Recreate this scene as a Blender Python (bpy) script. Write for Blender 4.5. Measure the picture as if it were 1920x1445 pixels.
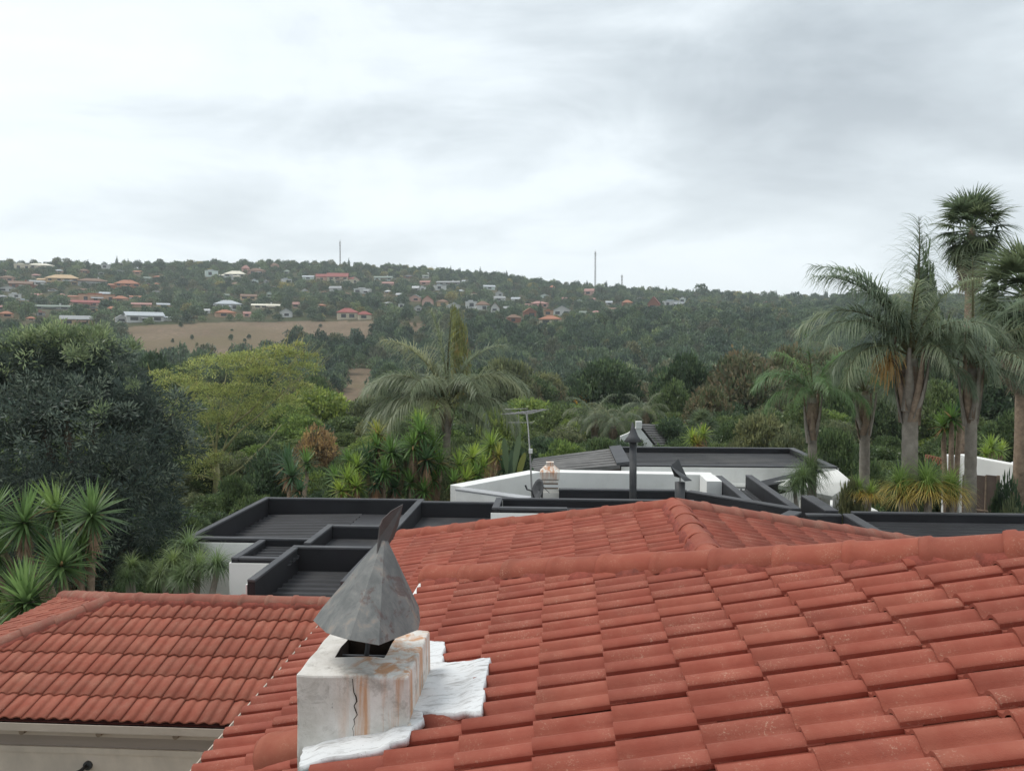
import bpy, bmesh, math, random
import numpy as np
from mathutils import Vector, Matrix
random.seed(7); RNG = np.random.default_rng(7)
for _o in list(bpy.data.objects): bpy.data.objects.remove(_o, do_unlink=True)
SC = bpy.context.scene
COL = SC.collection

# ------------------------------------------------------------------ camera
# the camera stands at the origin (eye level z = 0); x runs to the right along the roofs, y away down the valley
FPX = 1500.0
YAW = math.atan(95.0/1500); PITCH = math.atan(72.5/1500)
cam = bpy.data.cameras.new('camera'); cam.sensor_width = 36.0; cam.lens = 36.0*FPX/1920
cam.clip_start = 0.05; cam.clip_end = 20000
camo = bpy.data.objects.new('camera', cam); COL.objects.link(camo)
camo.location = (0, 0, 0); camo.rotation_euler = (math.pi/2-PITCH, 0, YAW)
SC.camera = camo
SC.render.resolution_x, SC.render.resolution_y = 1024, 770

# ------------------------------------------------------------------ sky (overcast) and sun
SUN_EL, SUN_AZ = math.radians(60), math.radians(275)
w = bpy.data.worlds.new('World'); SC.world = w; w.use_nodes = True
nt = w.node_tree; nt.nodes.clear()
def N(t, kind, **kw):
    n = t.nodes.new(kind)
    for k, v in kw.items(): setattr(n, k, v)
    return n
def ramp(t, fac, stops, interp='LINEAR'):
    r = N(t, 'ShaderNodeValToRGB'); r.color_ramp.interpolation = interp
    els = r.color_ramp.elements
    while len(els) < len(stops): els.new(0.5)
    for e, (p, c) in zip(els, stops):
        e.position = p; e.color = (c[0], c[1], c[2], 1) if hasattr(c, '__len__') else (c, c, c, 1)
    if fac is not None: t.links.new(fac, r.inputs[0])
    return r
def math_(t, op, a, b=None, c=None, clamp=False):
    m = N(t, 'ShaderNodeMath', operation=op, use_clamp=clamp)
    for i, v in enumerate((a, b, c)):
        if v is None: continue
        if isinstance(v, (int, float)): m.inputs[i].default_value = v
        else: t.links.new(v, m.inputs[i])
    return m.outputs[0]
def noise(t, vec, scale, detail=4, rough=0.55, dist=0.0):
    n = N(t, 'ShaderNodeTexNoise'); n.inputs['Scale'].default_value = scale
    n.inputs['Detail'].default_value = detail; n.inputs['Roughness'].default_value = rough
    n.inputs['Distortion'].default_value = dist
    if vec is not None: t.links.new(vec, n.inputs['Vector'])
    return n.outputs[0]
def mixc(t, fac, a, b, mode='MIX'):
    m = N(t, 'ShaderNodeMix', data_type='RGBA', blend_type=mode)
    for sock, v in ((m.inputs['Factor'], fac), (m.inputs['A'], a), (m.inputs['B'], b)):
        if isinstance(v, (int, float)): sock.default_value = v
        elif isinstance(v, tuple): sock.default_value = (v[0], v[1], v[2], 1)
        else: t.links.new(v, sock)
    return m.outputs['Result']
sky = N(nt, 'ShaderNodeTexSky', sky_type='NISHITA', sun_disc=False)
sky.sun_elevation = SUN_EL; sky.sun_rotation = SUN_AZ; sky.air_density = 1.2; sky.dust_density = 3.0
bg1 = N(nt, 'ShaderNodeBackground'); bg1.inputs[1].default_value = 0.08
nt.links.new(sky.outputs[0], bg1.inputs[0])
tc = N(nt, 'ShaderNodeTexCoord'); sep = N(nt, 'ShaderNodeSeparateXYZ')
nt.links.new(tc.outputs['Generated'], sep.inputs[0])
den = math_(nt, 'ADD', math_(nt, 'MAXIMUM', sep.outputs[2], 0.0), 0.30)
cx = math_(nt, 'DIVIDE', sep.outputs[0], den); cy = math_(nt, 'DIVIDE', sep.outputs[1], den)
cmb = N(nt, 'ShaderNodeCombineXYZ')
nt.links.new(cx, cmb.inputs[0]); nt.links.new(cy, cmb.inputs[1]); cmb.inputs[2].default_value = 3.7
mp = N(nt, 'ShaderNodeMapping'); nt.links.new(cmb.outputs[0], mp.inputs[0])
mp.inputs['Location'].default_value = (40.64, 22.92, 0); mp.inputs['Rotation'].default_value = (0, 0, math.radians(-18))
mp.inputs['Scale'].default_value = (0.8, 1.0, 1)
n1 = noise(nt, mp.outputs[0], 0.55, 6, 0.5, 0.5)
n2 = noise(nt, mp.outputs[0], 2.2, 7, 0.6, 0.8)
cl = math_(nt, 'ADD', math_(nt, 'MULTIPLY', n1, 0.82), math_(nt, 'MULTIPLY', n2, 0.18))
cr = ramp(nt, cl, [(0.345, (0.31, 0.35, 0.385)), (0.41, (0.46, 0.51, 0.545)), (0.47, (0.655, 0.71, 0.745)), (0.56, (0.755, 0.80, 0.825))])
# the veil of cloud thins and brightens towards the horizon all round
hz = ramp(nt, sep.outputs[2], [(0.0, 0.7), (0.12, 0.45), (0.34, 0.0)])
ccol = mixc(nt, hz.outputs[0], cr.outputs[0], (0.755, 0.81, 0.84))
bg2 = N(nt, 'ShaderNodeBackground'); bg2.inputs[1].default_value = 1.0
nt.links.new(ccol, bg2.inputs[0])
mxs = N(nt, 'ShaderNodeMixShader'); mxs.inputs[0].default_value = 0.93
nt.links.new(bg1.outputs[0], mxs.inputs[1]); nt.links.new(bg2.outputs[0], mxs.inputs[2])
wo = N(nt, 'ShaderNodeOutputWorld'); nt.links.new(mxs.outputs[0], wo.inputs[0])
sun = bpy.data.lights.new('sun', 'SUN'); sun.energy = 1.5; sun.angle = math.radians(25); sun.color = (1.0, 0.965, 0.91)
suno = bpy.data.objects.new('sun', sun); COL.objects.link(suno)
suno.location = (-80, -20, 120)
sd = Vector((math.sin(SUN_AZ)*math.cos(SUN_EL), math.cos(SUN_AZ)*math.cos(SUN_EL), math.sin(SUN_EL)))
suno.rotation_euler = sd.to_track_quat('Z', 'Y').to_euler()
vs = SC.view_settings; vs.view_transform = 'Standard'; vs.look = 'None'; vs.exposure = 0.58; vs.gamma = 1.0
vs.use_curve_mapping = False
SC.cycles.max_bounces = 8; SC.cycles.volume_bounces = 1; SC.cycles.transparent_max_bounces = 8

# ------------------------------------------------------------------ sight lines -> places (sizes read off the photograph)
_ca, _sa, _cp, _sp = math.cos(YAW), math.sin(YAW), math.cos(PITCH), math.sin(PITCH)
F_ = np.array((-_sa*_cp, _ca*_cp, -_sp)); R_ = np.array((_ca, _sa, 0)); U_ = np.array((-_sa*_sp, _ca*_sp, _cp))
def ray(px, py): return F_ + R_*((px-960)/FPX) - U_*((py-722.5)/FPX)
def at(px, py, Y):
    d = ray(px, py); return Vector(d*(Y/d[1]))
def onz(px, py, z):
    d = ray(px, py); return Vector(d*(z/d[2]))
def proj(p):
    p = np.asarray(p, float); f = p@F_
    return 960+FPX*(p@R_)/f, 722.5-FPX*(p@U_)/f

# ------------------------------------------------------------------ materials
MATS = {}
def material(name, rough=0.8, spec=0.3):
    m = bpy.data.materials.new(name); m.use_nodes = True; MATS[name] = m
    t = m.node_tree; b = t.nodes['Principled BSDF']
    b.inputs['Roughness'].default_value = rough; b.inputs['Specular IOR Level'].default_value = spec
    return m, t, b
def objcoord(t, kind='Object'):
    return N(t, 'ShaderNodeTexCoord').outputs[kind]
def bump(t, b, h, strength=0.3, dist=0.01):
    n = N(t, 'ShaderNodeBump'); n.inputs['Strength'].default_value = strength; n.inputs['Distance'].default_value = dist
    t.links.new(h, n.inputs['Height']); t.links.new(n.outputs[0], b.inputs['Normal'])
def plain(name, c, rough=0.8, var=0.18, scale=6.0, spec=0.3, coord='Object', bmp=0.0, dirt=None, metallic=0.0):
    m, t, b = material(name, rough, spec); b.inputs['Metallic'].default_value = metallic
    v = objcoord(t, coord); n = noise(t, v, scale, 6, 0.6)
    lo = tuple(x*(1-var) for x in c); hi = tuple(min(1, x*(1+var)) for x in c)
    col = mixc(t, ramp(t, n, [(0.3, 0.0), (0.7, 1.0)]).outputs[0], lo, hi)
    if dirt:
        n2 = noise(t, v, scale*0.35, 8, 0.7, 0.4)
        col = mixc(t, ramp(t, n2, [(0.50, 0.0), (0.72, dirt[1])]).outputs[0], col, dirt[0])
    t.links.new(col, b.inputs['Base Color'])
    if bmp: bump(t, b, noise(t, v, scale*6, 5, 0.6), bmp, 0.01)
    return m
def tile_material(name, base, worn, dark, lich):
    m, t, b = material(name, 0.82, 0.25)
    v = objcoord(t); oi = N(t, 'ShaderNodeObjectInfo')
    va = N(t, 'ShaderNodeVectorMath', operation='ADD'); t.links.new(v, va.inputs[0])
    vm = N(t, 'ShaderNodeVectorMath', operation='SCALE'); t.links.new(oi.outputs['Location'], vm.inputs[0]); vm.inputs['Scale'].default_value = 1.7
    t.links.new(vm.outputs[0], va.inputs[1]); v2 = va.outputs[0]
    n1 = noise(t, v2, 5.0, 7, 0.65); n2 = noise(t, v2, 95, 3, 0.8); n3 = noise(t, v2, 2.2, 5, 0.6)
    col = mixc(t, ramp(t, n1, [(0.33, 0.0), (0.70, 1.0)]).outputs[0], base, worn)
    # each tile has weathered a little differently
    rr = ramp(t, oi.outputs['Random'], [(0.0, (0.88, 0.90, 0.92)), (0.5, (0.97, 0.97, 0.97)), (0.86, (1.03, 1.03, 1.03)), (1.0, (1.04, 1.16, 1.16))])
    col = mixc(t, 1.0, col, rr.outputs[0], 'MULTIPLY')
    col = mixc(t, math_(t, 'MULTIPLY', ramp(t, n3, [(0.55, 0.0), (0.75, 1.0)]).outputs[0], 0.55), col, dark)
    sp = math_(t, 'MULTIPLY', ramp(t, n2, [(0.56, 0.0), (0.68, 1.0)]).outputs[0], ramp(t, n1, [(0.48, 0.0), (0.66, 1.0)]).outputs[0])
    col = mixc(t, math_(t, 'MULTIPLY', sp, lich), col, (0.62, 0.46, 0.34))
    t.links.new(col, b.inputs['Base Color'])
    hh = math_(t, 'ADD', math_(t, 'MULTIPLY', n2, 0.5), noise(t, v2, 220, 2, 0.5))
    bump(t, b, hh, 0.35, 0.004)
    return m
M_TILE = tile_material('red_concrete_tile', (0.278, 0.068, 0.044), (0.335, 0.106, 0.071), (0.180, 0.050, 0.037), 0.55)
M_TILEL = tile_material('weathered_red_tile', (0.30, 0.083, 0.053), (0.35, 0.125, 0.083), (0.245, 0.092, 0.062), 0.45)
M_RIDGE = tile_material('red_ridge_tile', (0.275, 0.070, 0.044), (0.325, 0.102, 0.064), (0.19, 0.074, 0.050), 0.55)
M_RIDGEL = tile_material('lichened_ridge_tile', (0.26, 0.082, 0.058), (0.285, 0.130, 0.092), (0.17, 0.105, 0.075), 0.6)
M_MORTAR = plain('red_bedding_mortar', (0.235, 0.060, 0.042), 0.9, 0.3, 14, bmp=0.6, dirt=((0.14, 0.05, 0.036), 0.7))
M_UNDER = plain('roof_underlay', (0.10, 0.03, 0.025), 0.95)
M_WHITE = plain('white_painted_plaster', (0.80, 0.80, 0.775), 0.75, 0.05, 1.1, bmp=0.12, dirt=((0.50, 0.49, 0.46), 0.55))
M_GREYW = plain('grey_painted_coping', (0.42, 0.43, 0.44), 0.8, 0.1, 1.5, dirt=((0.25, 0.25, 0.25), 0.5))
M_BLACK = plain('black_bitumen_paint', (0.017, 0.017, 0.020), 0.66, 0.35, 0.9, spec=0.35, bmp=0.1, dirt=((0.036, 0.036, 0.038), 0.5))
M_DECK = plain('black_roof_sheet', (0.034, 0.034, 0.037), 0.55, 0.3, 0.6, spec=0.4, dirt=((0.085, 0.082, 0.078), 1.0))
M_COPE = plain('weathered_black_coping', (0.075, 0.077, 0.083), 0.7, 0.2, 1.0, spec=0.35, dirt=((0.15, 0.15, 0.15), 0.5))
M_SHING = plain('grey_shingle', (0.145, 0.14, 0.135), 0.85, 0.25, 2.5, dirt=((0.08, 0.08, 0.08), 0.6))
M_BEIGE = plain('beige_wall_paint', (0.74, 0.635, 0.54), 0.8, 0.06, 1.0, bmp=0.15, dirt=((0.34, 0.30, 0.26), 0.5))
M_TRIM = plain('cream_gutter_paint', (0.52, 0.435, 0.365), 0.55, 0.08, 3.0, dirt=((0.40, 0.31, 0.25), 0.6))
M_DKMETAL = plain('dark_grey_metal', (0.06, 0.062, 0.066), 0.55, 0.25, 4, spec=0.4, dirt=((0.11, 0.105, 0.10), 0.7))
M_BLKHOLE = plain('sooty_brick', (0.030, 0.020, 0.014), 0.95, 0.5, 9)
M_GALV = plain('aluminium_rod', (0.42, 0.41, 0.40), 0.45, 0.1, 5, metallic=0.6)
M_BROWNMET = plain('brown_gate_sheet', (0.16, 0.12, 0.10), 0.7, 0.2, 2.0, dirt=((0.22, 0.16, 0.12), 0.6))
M_GLASS = plain('dark_window_glass', (0.035, 0.04, 0.045), 0.15, 0.1, 2.0, spec=0.6)
M_BARKG = plain('grey_palm_trunk', (0.30, 0.265, 0.225), 0.9, 0.25, 5, bmp=0.4, dirt=((0.17, 0.14, 0.11), 0.7))
M_BOOT = plain('dry_palm_leaf_base', (0.30, 0.225, 0.165), 0.9, 0.35, 7, bmp=0.4, dirt=((0.15, 0.10, 0.07), 0.8))
M_BARK = plain('brown_bark', (0.13, 0.10, 0.075), 0.95, 0.3, 6, bmp=0.5)
M_FEVER = plain('yellow_green_bark', (0.36, 0.34, 0.18), 0.8, 0.25, 4)
M_STRAW = plain('orange_palm_flower', (0.62, 0.36, 0.10), 0.8, 0.3, 6)
def leaf_material(name, trans=0.48, rv=((0.84, 0.87, 0.86), (1, 1, 1), (1.22, 1.12, 0.98))):
    m, t, b = material(name, 0.42, 0.5)
    at_ = N(t, 'ShaderNodeAttribute', attribute_name='Col'); oi = N(t, 'ShaderNodeObjectInfo')
    rr = ramp(t, oi.outputs['Random'], [(0.0, rv[0]), (0.5, rv[1]), (1.0, rv[2])])
    col = mixc(t, 1.0, at_.outputs['Color'], rr.outputs[0], 'MULTIPLY')
    t.links.new(col, b.inputs['Base Color'])
    tr = N(t, 'ShaderNodeBsdfTranslucent'); t.links.new(col, tr.inputs[0])
    ms = N(t, 'ShaderNodeMixShader'); ms.inputs[0].default_value = trans
    t.links.new(b.outputs[0], ms.inputs[1]); t.links.new(tr.outputs[0], ms.inputs[2])
    t.links.new(ms.outputs[0], t.nodes['Material Output'].inputs[0])
    return m
M_LEAF = leaf_material('foliage'); M_FAR = leaf_material('hillside_foliage', 0.25, ((0.62, 0.68, 0.70), (1.0, 1.0, 1.0), (1.5, 1.38, 1.18)))
# ground
mg, t, b = material('ground_earth_and_grass', 0.95, 0.1)
v = objcoord(t); n1 = noise(t, v, 0.03, 8, 0.6); n2 = noise(t, v, 0.6, 6, 0.65)
at_ = N(t, 'ShaderNodeAttribute', attribute_name='field')
grass = mixc(t, ramp(t, n1, [(0.35, 0.0), (0.65, 1.0)]).outputs[0], (0.05, 0.062, 0.03), (0.10, 0.085, 0.05))
dry = mixc(t, ramp(t, n1, [(0.35, 0.0), (0.62, 1.0)]).outputs[0], (0.165, 0.118, 0.083), (0.225, 0.165, 0.118))
dry = mixc(t, ramp(t, n2, [(0.42, 0.0), (0.66, 0.8)]).outputs[0], dry, (0.115, 0.10, 0.06))
dry = mixc(t, ramp(t, noise(t, v, 0.011, 6, 0.65), [(0.48, 0.0), (0.62, 0.75)]).outputs[0], dry, (0.155, 0.125, 0.072))
fe = ramp(t, math_(t, 'ADD', at_.outputs['Fac'], math_(t, 'MULTIPLY_ADD', noise(t, v, 0.09, 6, 0.7), 1.6, -0.8)), [(0.35, 0.0), (0.6, 1.0)])
t.links.new(mixc(t, fe.outputs[0], grass, dry), b.inputs['Base Color'])

# ------------------------------------------------------------------ object helpers
LOC = {}
def tag(o, label=None, cat=None, group=None, kind=None):
    if label: o['label'] = label
    if cat: o['category'] = cat
    if group: o['group'] = group
    if kind: o['kind'] = kind
    return o
def thing(name, label, cat, loc=(0, 0, 0), group=None):
    o = bpy.data.objects.new(name, None); COL.objects.link(o); o.empty_display_size = 0.2
    o.location = loc; LOC[o.name] = Vector(loc); return tag(o, label, cat, group)
def link(name, mesh, parent=None, local=False):
    o = bpy.data.objects.new(name, mesh); COL.objects.link(o)
    if parent is not None:
        o.parent = parent
        if not local and parent.name in LOC: o.matrix_parent_inverse = Matrix.Translation(-LOC[parent.name])
    return o
def npmesh(name, V, Q, mat, cols=None, smooth=False, field=None):
    """verts (n,3), faces (m,k) with k = 3 or 4, optional point colours"""
    V = np.asarray(V, np.float32); Q = np.asarray(Q, np.int32); me = bpy.data.meshes.new(name)
    k = Q.shape[1]
    me.vertices.add(len(V)); me.vertices.foreach_set('co', V.ravel())
    me.loops.add(Q.size); me.loops.foreach_set('vertex_index', Q.ravel())
    me.polygons.add(len(Q)); me.polygons.foreach_set('loop_start', np.arange(0, Q.size, k, dtype=np.int32))
    me.polygons.foreach_set('loop_total', np.full(len(Q), k, np.int32))
    if smooth: me.polygons.foreach_set('use_smooth', np.ones(len(Q), bool))
    me.update(calc_edges=True)
    if cols is not None:
        a = me.color_attributes.new('Col', 'FLOAT_COLOR', 'POINT')
        c = np.ones((len(V), 4), np.float32); c[:, :3] = cols; a.data.foreach_set('color', c.ravel())
    if field is not None:
        a = me.attributes.new('field', 'FLOAT', 'POINT'); a.data.foreach_set('value', np.asarray(field, np.float32))
    me.materials.append(mat); return me
def pymesh(name, V, Fs, mat, smooth=False):
    me = bpy.data.meshes.new(name); me.from_pydata([tuple(v) for v in V], [], Fs)
    me.materials.append(mat)
    if smooth: me.polygons.foreach_set('use_smooth', np.ones(len(me.polygons), bool))
    me.update(); return me
class MB:
    def __init__(s): s.V = []; s.F = []
    def add(s, V, Fs):
        o = len(s.V); s.V += [tuple(v) for v in V]; s.F += [tuple(i+o for i in f) for f in Fs]; return s
    def box(s, x0, x1, y0, y1, z0, z1):
        V = [(x, y, z) for z in (z0, z1) for y in (y0, y1) for x in (x0, x1)]
        return s.add(V, [(0, 2, 3, 1), (4, 5, 7, 6), (0, 1, 5, 4), (2, 6, 7, 3), (0, 4, 6, 2), (1, 3, 7, 5)])
    def prism(s, poly, z0, z1):
        """poly: list of (x,y) ccw"""
        n = len(poly); V = [(p[0], p[1], z0) for p in poly]+[(p[0], p[1], z1) for p in poly]
        Fs = [tuple(range(n-1, -1, -1)), tuple(range(n, 2*n))]+[(i, (i+1) % n, n+(i+1) % n, n+i) for i in range(n)]
        return s.add(V, Fs)
    def slab(s, poly3, nrm, th):
        """3-D polygon extruded by -nrm*th"""
        n = len(poly3); P = [Vector(p) for p in poly3]; d = Vector(nrm)*th
        V = P+[p-d for p in P]
        return s.add(V, [tuple(range(n)), tuple(range(2*n-1, n-1, -1))]+[(i, n+i, n+(i+1) % n, (i+1) % n) for i in range(n)])
    def tube(s, pts, rad, seg=8, cap=True):
        pts = [Vector(p) for p in pts]; rings = []; o = len(s.V)
        if not hasattr(rad, '__len__'): rad = [rad]*len(pts)
        for i, p in enumerate(pts):
            a = pts[max(0, i-1)]; c = pts[min(len(pts)-1, i+1)]; d = (c-a).normalized()
            u = d.cross(Vector((0.13, 0.27, 0.95)) if abs(d.z) < 0.9 else Vector((1, 0.1, 0))).normalized(); vv = d.cross(u)
            for k in range(seg):
                an = 2*math.pi*k/seg; s.V.append(tuple(p+(u*math.cos(an)+vv*math.sin(an))*rad[i]))
        for i in range(len(pts)-1):
            for k in range(seg):
                k2 = (k+1) % seg; s.F.append((o+i*seg+k, o+i*seg+k2, o+(i+1)*seg+k2, o+(i+1)*seg+k))
        if cap:
            s.F.append(tuple(o+k for k in range(seg-1, -1, -1))); s.F.append(tuple(o+(len(pts)-1)*seg+k for k in range(seg)))
        return s
    def build(s, name, mat, parent=None, smooth=False, bevel=0, local=False):
        me = pymesh(name, s.V, s.F, mat, smooth)
        bm = bmesh.new(); bm.from_mesh(me); bmesh.ops.recalc_face_normals(bm, faces=bm.faces); bm.to_mesh(me); bm.free()
        o = link(name, me, parent, local)
        if bevel:
            bv = o.modifiers.new('bevel', 'BEVEL'); bv.width = bevel; bv.segments = 2; bv.limit_method = 'ANGLE'
        return o

# ------------------------------------------------------------------ terrain
ER = np.array([60, 100, 160, 220, 280, 330, 400, 430, 480, 560, 640, 720, 800, 860, 1000, 1500, 2000, 6000.])
EV = np.array([-.122, -.098, -.078, -.060, -.031, -.006, .022, .030, .040, .052, .066, .080, .093, .100, .078, .03, .01, .005])
AZX = np.array([-3000, 0, 600, 750, 900, 1116, 1300, 1500, 1920, 5000.]); AZS = np.array([.98, 1.0, .98, .92, .80, .57, .46, .38, .36, .36])
def terrain(X, Y):
    X = np.asarray(X, float); Y = np.asarray(Y, float)
    r = np.hypot(X, Y); dl = np.arctan2(X, Y)+YAW; dl = np.clip(np.where(dl > math.pi, dl-2*math.pi, dl), -1.2, 1.2)
    px = 960+FPX*np.tan(dl)
    e = np.interp(r, ER, EV); s = np.interp(px, AZX, AZS)
    e = np.where(e > .03, .03+(e-.03)*s, e)
    z = e*r*np.maximum(np.cos(dl), 0.8)
    f = np.clip((r-200)/300, 0, 1)
    z = z+f*(1.4*np.sin(X*0.021+1.3)*np.cos(Y*0.017)+0.9*np.sin(X*0.05+Y*0.043))
    k = np.clip((r-42)/18, 0, 1); k = k*k*(3-2*k)
    return -7.2*(1-k)+z*k
def ground_at(px, py, r0=60, r1=900):
    d = ray(px, py); rr = np.linspace(r0, r1, 3400); h = math.hypot(d[0], d[1])
    P = np.outer(rr/h, d); tz = terrain(P[:, 0], P[:, 1]); i = np.argmax(tz >= P[:, 2])
    if tz[i] < P[i, 2]: i = len(rr)-1
    return Vector((P[i, 0], P[i, 1], float(tz[i]))), rr[i]
def field_mask(px, py):
    lo = np.interp(px, [235, 250, 420, 520, 560, 640, 690, 705], [606, 690, 674, 660, 642, 648, 640, 606])
    hi = np.interp(px, [235, 420, 700], [612, 604, 602])
    a = (px > 235) & (px < 705) & (py > hi) & (py < lo)
    b_ = (px > 640) & (px < 705) & (py > 690) & (py < 760) & (px > 640+(725-py)*0.3)
    c = (px > 745) & (px < 800) & (py > 605) & (py < 625)
    d = (px > 1205) & (px < 1240) & (py > 700) & (py < 760)
    return a | b_ | c | d
na, nr = 360, 150
rs = np.concatenate([[1.0], np.geomspace(6, 2400, nr-1)]); az = np.linspace(-math.pi, math.pi, na+1)[:-1]
# finer where the camera looks
az = np.sort(np.concatenate([az, np.linspace(-0.75, 0.65, 260)])); na = len(az)
rs = np.sort(np.concatenate([rs, np.linspace(220, 900, 110)])); nr = len(rs)
A, Rr = np.meshgrid(az, rs); GX = (np.sin(A)*Rr).ravel(); GY = (np.cos(A)*Rr).ravel(); GZ = terrain(GX, GY)
GV = np.stack([GX, GY, GZ], 1)
i, j = np.meshgrid(np.arange(nr-1), np.arange(na), indexing='ij'); j2 = (j+1) % na
GQ = np.stack([i*na+j, (i+1)*na+j, (i+1)*na+j2, i*na+j2], -1).reshape(-1, 4)
_f = GV@F_; _ok = _f > 5; _px = np.where(_ok, 960+FPX*(GV@R_)/np.maximum(_f, 1), -9999); _py = np.where(_ok, 722.5-FPX*(GV@U_)/np.maximum(_f, 1), 0)
fm = field_mask(_px, _py).astype(float)*(np.hypot(GX, GY) > 180)
g = link('ground', npmesh('ground', GV, GQ, mg, smooth=True, field=fm)); tag(g, kind='structure')

# ------------------------------------------------------------------ roofs of red concrete tiles
GAUGE, COVER, TLEN = 0.330, 0.300, 0.40
def tile_mesh(name, mat, TLEN=TLEN, relief=1.0):
    # double-roman profile across the width; the last roll ends in a step over the neighbour
    prof = [(-0.012, 0.004), (0.018, 0.003), (0.045, 0.012), (0.070, 0.035), (0.096, 0.048), (0.122, 0.042), (0.140, 0.020), (0.152, 0.003),
            (0.176, 0.005), (0.198, 0.018), (0.222, 0.040), (0.250, 0.050), (0.282, 0.043), (0.3035, 0.027)]
    prof = [(y_, z_*relief) for y_, z_ in prof]; th, lift = 0.017, 0.026
    V = []; n = len(prof)
    xs = [-(TLEN-0.0), 0.0]                         # local x runs down the slope, 0 = lower edge
    for x, z0 in ((xs[0], 0.0), (0.0, lift)):
        for yv, zv in prof: V.append((x, yv, z0+zv))
    for yv, zv in prof: V.append((0.0, yv, lift+zv-th))
    V += [(xs[0], prof[-1][0]-0.004, prof[-1][1]-0.022*relief), (0.0, prof[-1][0]-0.004, lift+prof[-1][1]-0.022*relief)]
    Fs = [(k, k+n, k+n+1, k+1) for k in range(n-1)]           # upper face
    Fs += [(n+k, 2*n+k, 2*n+k+1, n+k+1) for k in range(n-1)]    # lower end
    Fs += [(n-1, 2*n-1, 3*n+1, 3*n)]                            # side step
    me = pymesh(name, V, Fs, mat)
    sm = [True]*(n-1)+[False]*n
    me.polygons.foreach_set('use_smooth', sm)
    return me
def frame(down, origin):
    d = Vector(down).normalized(); nrm = None
    side = Vector((0, 0, 1)).cross(d).normalized()      # horizontal, to the right of someone looking up... fixed below
    nrm = d.cross(side); 
    if nrm.z < 0: side = -side; nrm = d.cross(side)
    M = Matrix((( d.x, side.x, nrm.x, origin[0]), (d.y, side.y, nrm.y, origin[1]), (d.z, side.z, nrm.z, origin[2]), (0, 0, 0, 1)))
    return M, d, side, nrm
def tile_roof(parent, mesh, eave_a, down, n_up, width, clips, skip=None, jit=0.004, first_v=0.0, GAUGE=GAUGE):
    """tiles from the eave line upwards; local v runs along 'side' from eave_a. clips: list of (point, normal) planes, keep the +normal side"""
    M, d, side, nrm = frame(down, eave_a)
    cnt = 0
    for r_ in range(n_up):
        for c in range(int(round(width/COVER))):
            o = Vector(eave_a)-d*(r_*GAUGE)+side*(first_v+c*COVER)
            corners = [o, o+side*COVER, o-d*GAUGE, o+side*COVER-d*GAUGE]
            cen = sum(corners, Vector())/4
            if skip and skip(cen): continue
            cut = []; out = False
            for (p, nn) in clips:
                s = [(q-p).dot(nn) for q in corners]
                if max(s) <= 0.01: out = True; break
                if min(s) < 0.03: cut.append((p, nn))
            if out: continue
            T = M.copy(); T.translation = o+nrm*random.uniform(-jit, jit)*0.6+d*random.uniform(-jit, jit)*1.6
            T = T @ Matrix.Rotation(random.uniform(-0.006, 0.006), 4, 'Z') @ Matrix.Rotation(random.uniform(-0.006, 0.010), 4, 'Y')
            me = mesh
            if cut:
                bm = bmesh.new(); bm.from_mesh(mesh); Ti = T.inverted()
                for (p, nn) in cut:
                    bmesh.ops.bisect_plane(bm, geom=bm.verts[:]+bm.edges[:]+bm.faces[:], plane_co=Ti @ p, plane_no=Ti.to_3x3() @ nn, clear_inner=True)
                if not bm.faces: bm.free(); continue
                me = bpy.data.meshes.new(mesh.name); bm.to_mesh(me); bm.free(); me.materials.append(mesh.materials[0])
            t_ = bpy.data.objects.new('tile', me); COL.objects.link(t_); t_.parent = parent; t_.matrix_basis = T; cnt += 1
    return cnt
def ridge_mesh(name, mat, L=0.44, r=0.118, rise=1.0):
    st = [(0.0, r*1.10), (0.018, r*1.13), (0.055, r*1.13), (0.068, r*1.03), (0.14, r*0.985), (L, r*0.93)]
    seg = 12; V = []; 
    for x, q in st:
        for k in range(seg+1):
            an = math.pi*(k/seg); V.append((x, -math.cos(an)*q, math.sin(an)*q*0.86*rise-0.012))
    th = 0.02
    for k in range(seg+1):
        an = math.pi*(k/seg); q = r*1.10-th; V.append((0, -math.cos(an)*q, math.sin(an)*q*0.86*rise-0.012))
    m_ = seg+1; Fs = []
    for i_ in range(len(st)-1):
        Fs += [(i_*m_+k, i_*m_+k+1, (i_+1)*m_+k+1, (i_+1)*m_+k) for k in range(seg)]
    Fs += [(k, len(st)*m_+k, len(st)*m_+k+1, k+1) for k in range(seg)]
    me = pymesh(name, V, Fs, mat)
    me.polygons.foreach_set('use_smooth', [True]*(seg*(len(st)-1))+[False]*seg)
    bm = bmesh.new(); bm.from_mesh(me); bmesh.ops.recalc_face_normals(bm, faces=bm.faces); bm.to_mesh(me); bm.free()
    return me
def ridge_line(parent, mesh, a, b_, exposed=0.39, up=(0, 0, 1), lift=0.03, jit=0.006):
    """ridge tiles from the lower end a to the upper end b_; collars look down the line"""
    a = Vector(a); b_ = Vector(b_); d = (b_-a); n = max(1, int(round(d.length/exposed))); st = d.length/n; d.normalize()
    side = Vector(up).cross(d).normalized(); nrm = d.cross(side)
    for k in range(n):
        o = a+d*(k*st)+nrm*(lift+random.uniform(-jit, jit))+side*random.uniform(-jit, jit)
        M = Matrix(((d.x, side.x, nrm.x, o.x), (d.y, side.y, nrm.y, o.y), (d.z, side.z, nrm.z, o.z), (0, 0, 0, 1)))
        M = M @ Matrix.Rotation(random.uniform(-.02, .02), 4, 'Z') @ Matrix.Rotation(-0.03+random.uniform(-.012, .012), 4, 'Y')
        t_ = bpy.data.objects.new('ridge_tile', mesh); COL.objects.link(t_); t_.parent = parent; t_.matrix_basis = M
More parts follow.
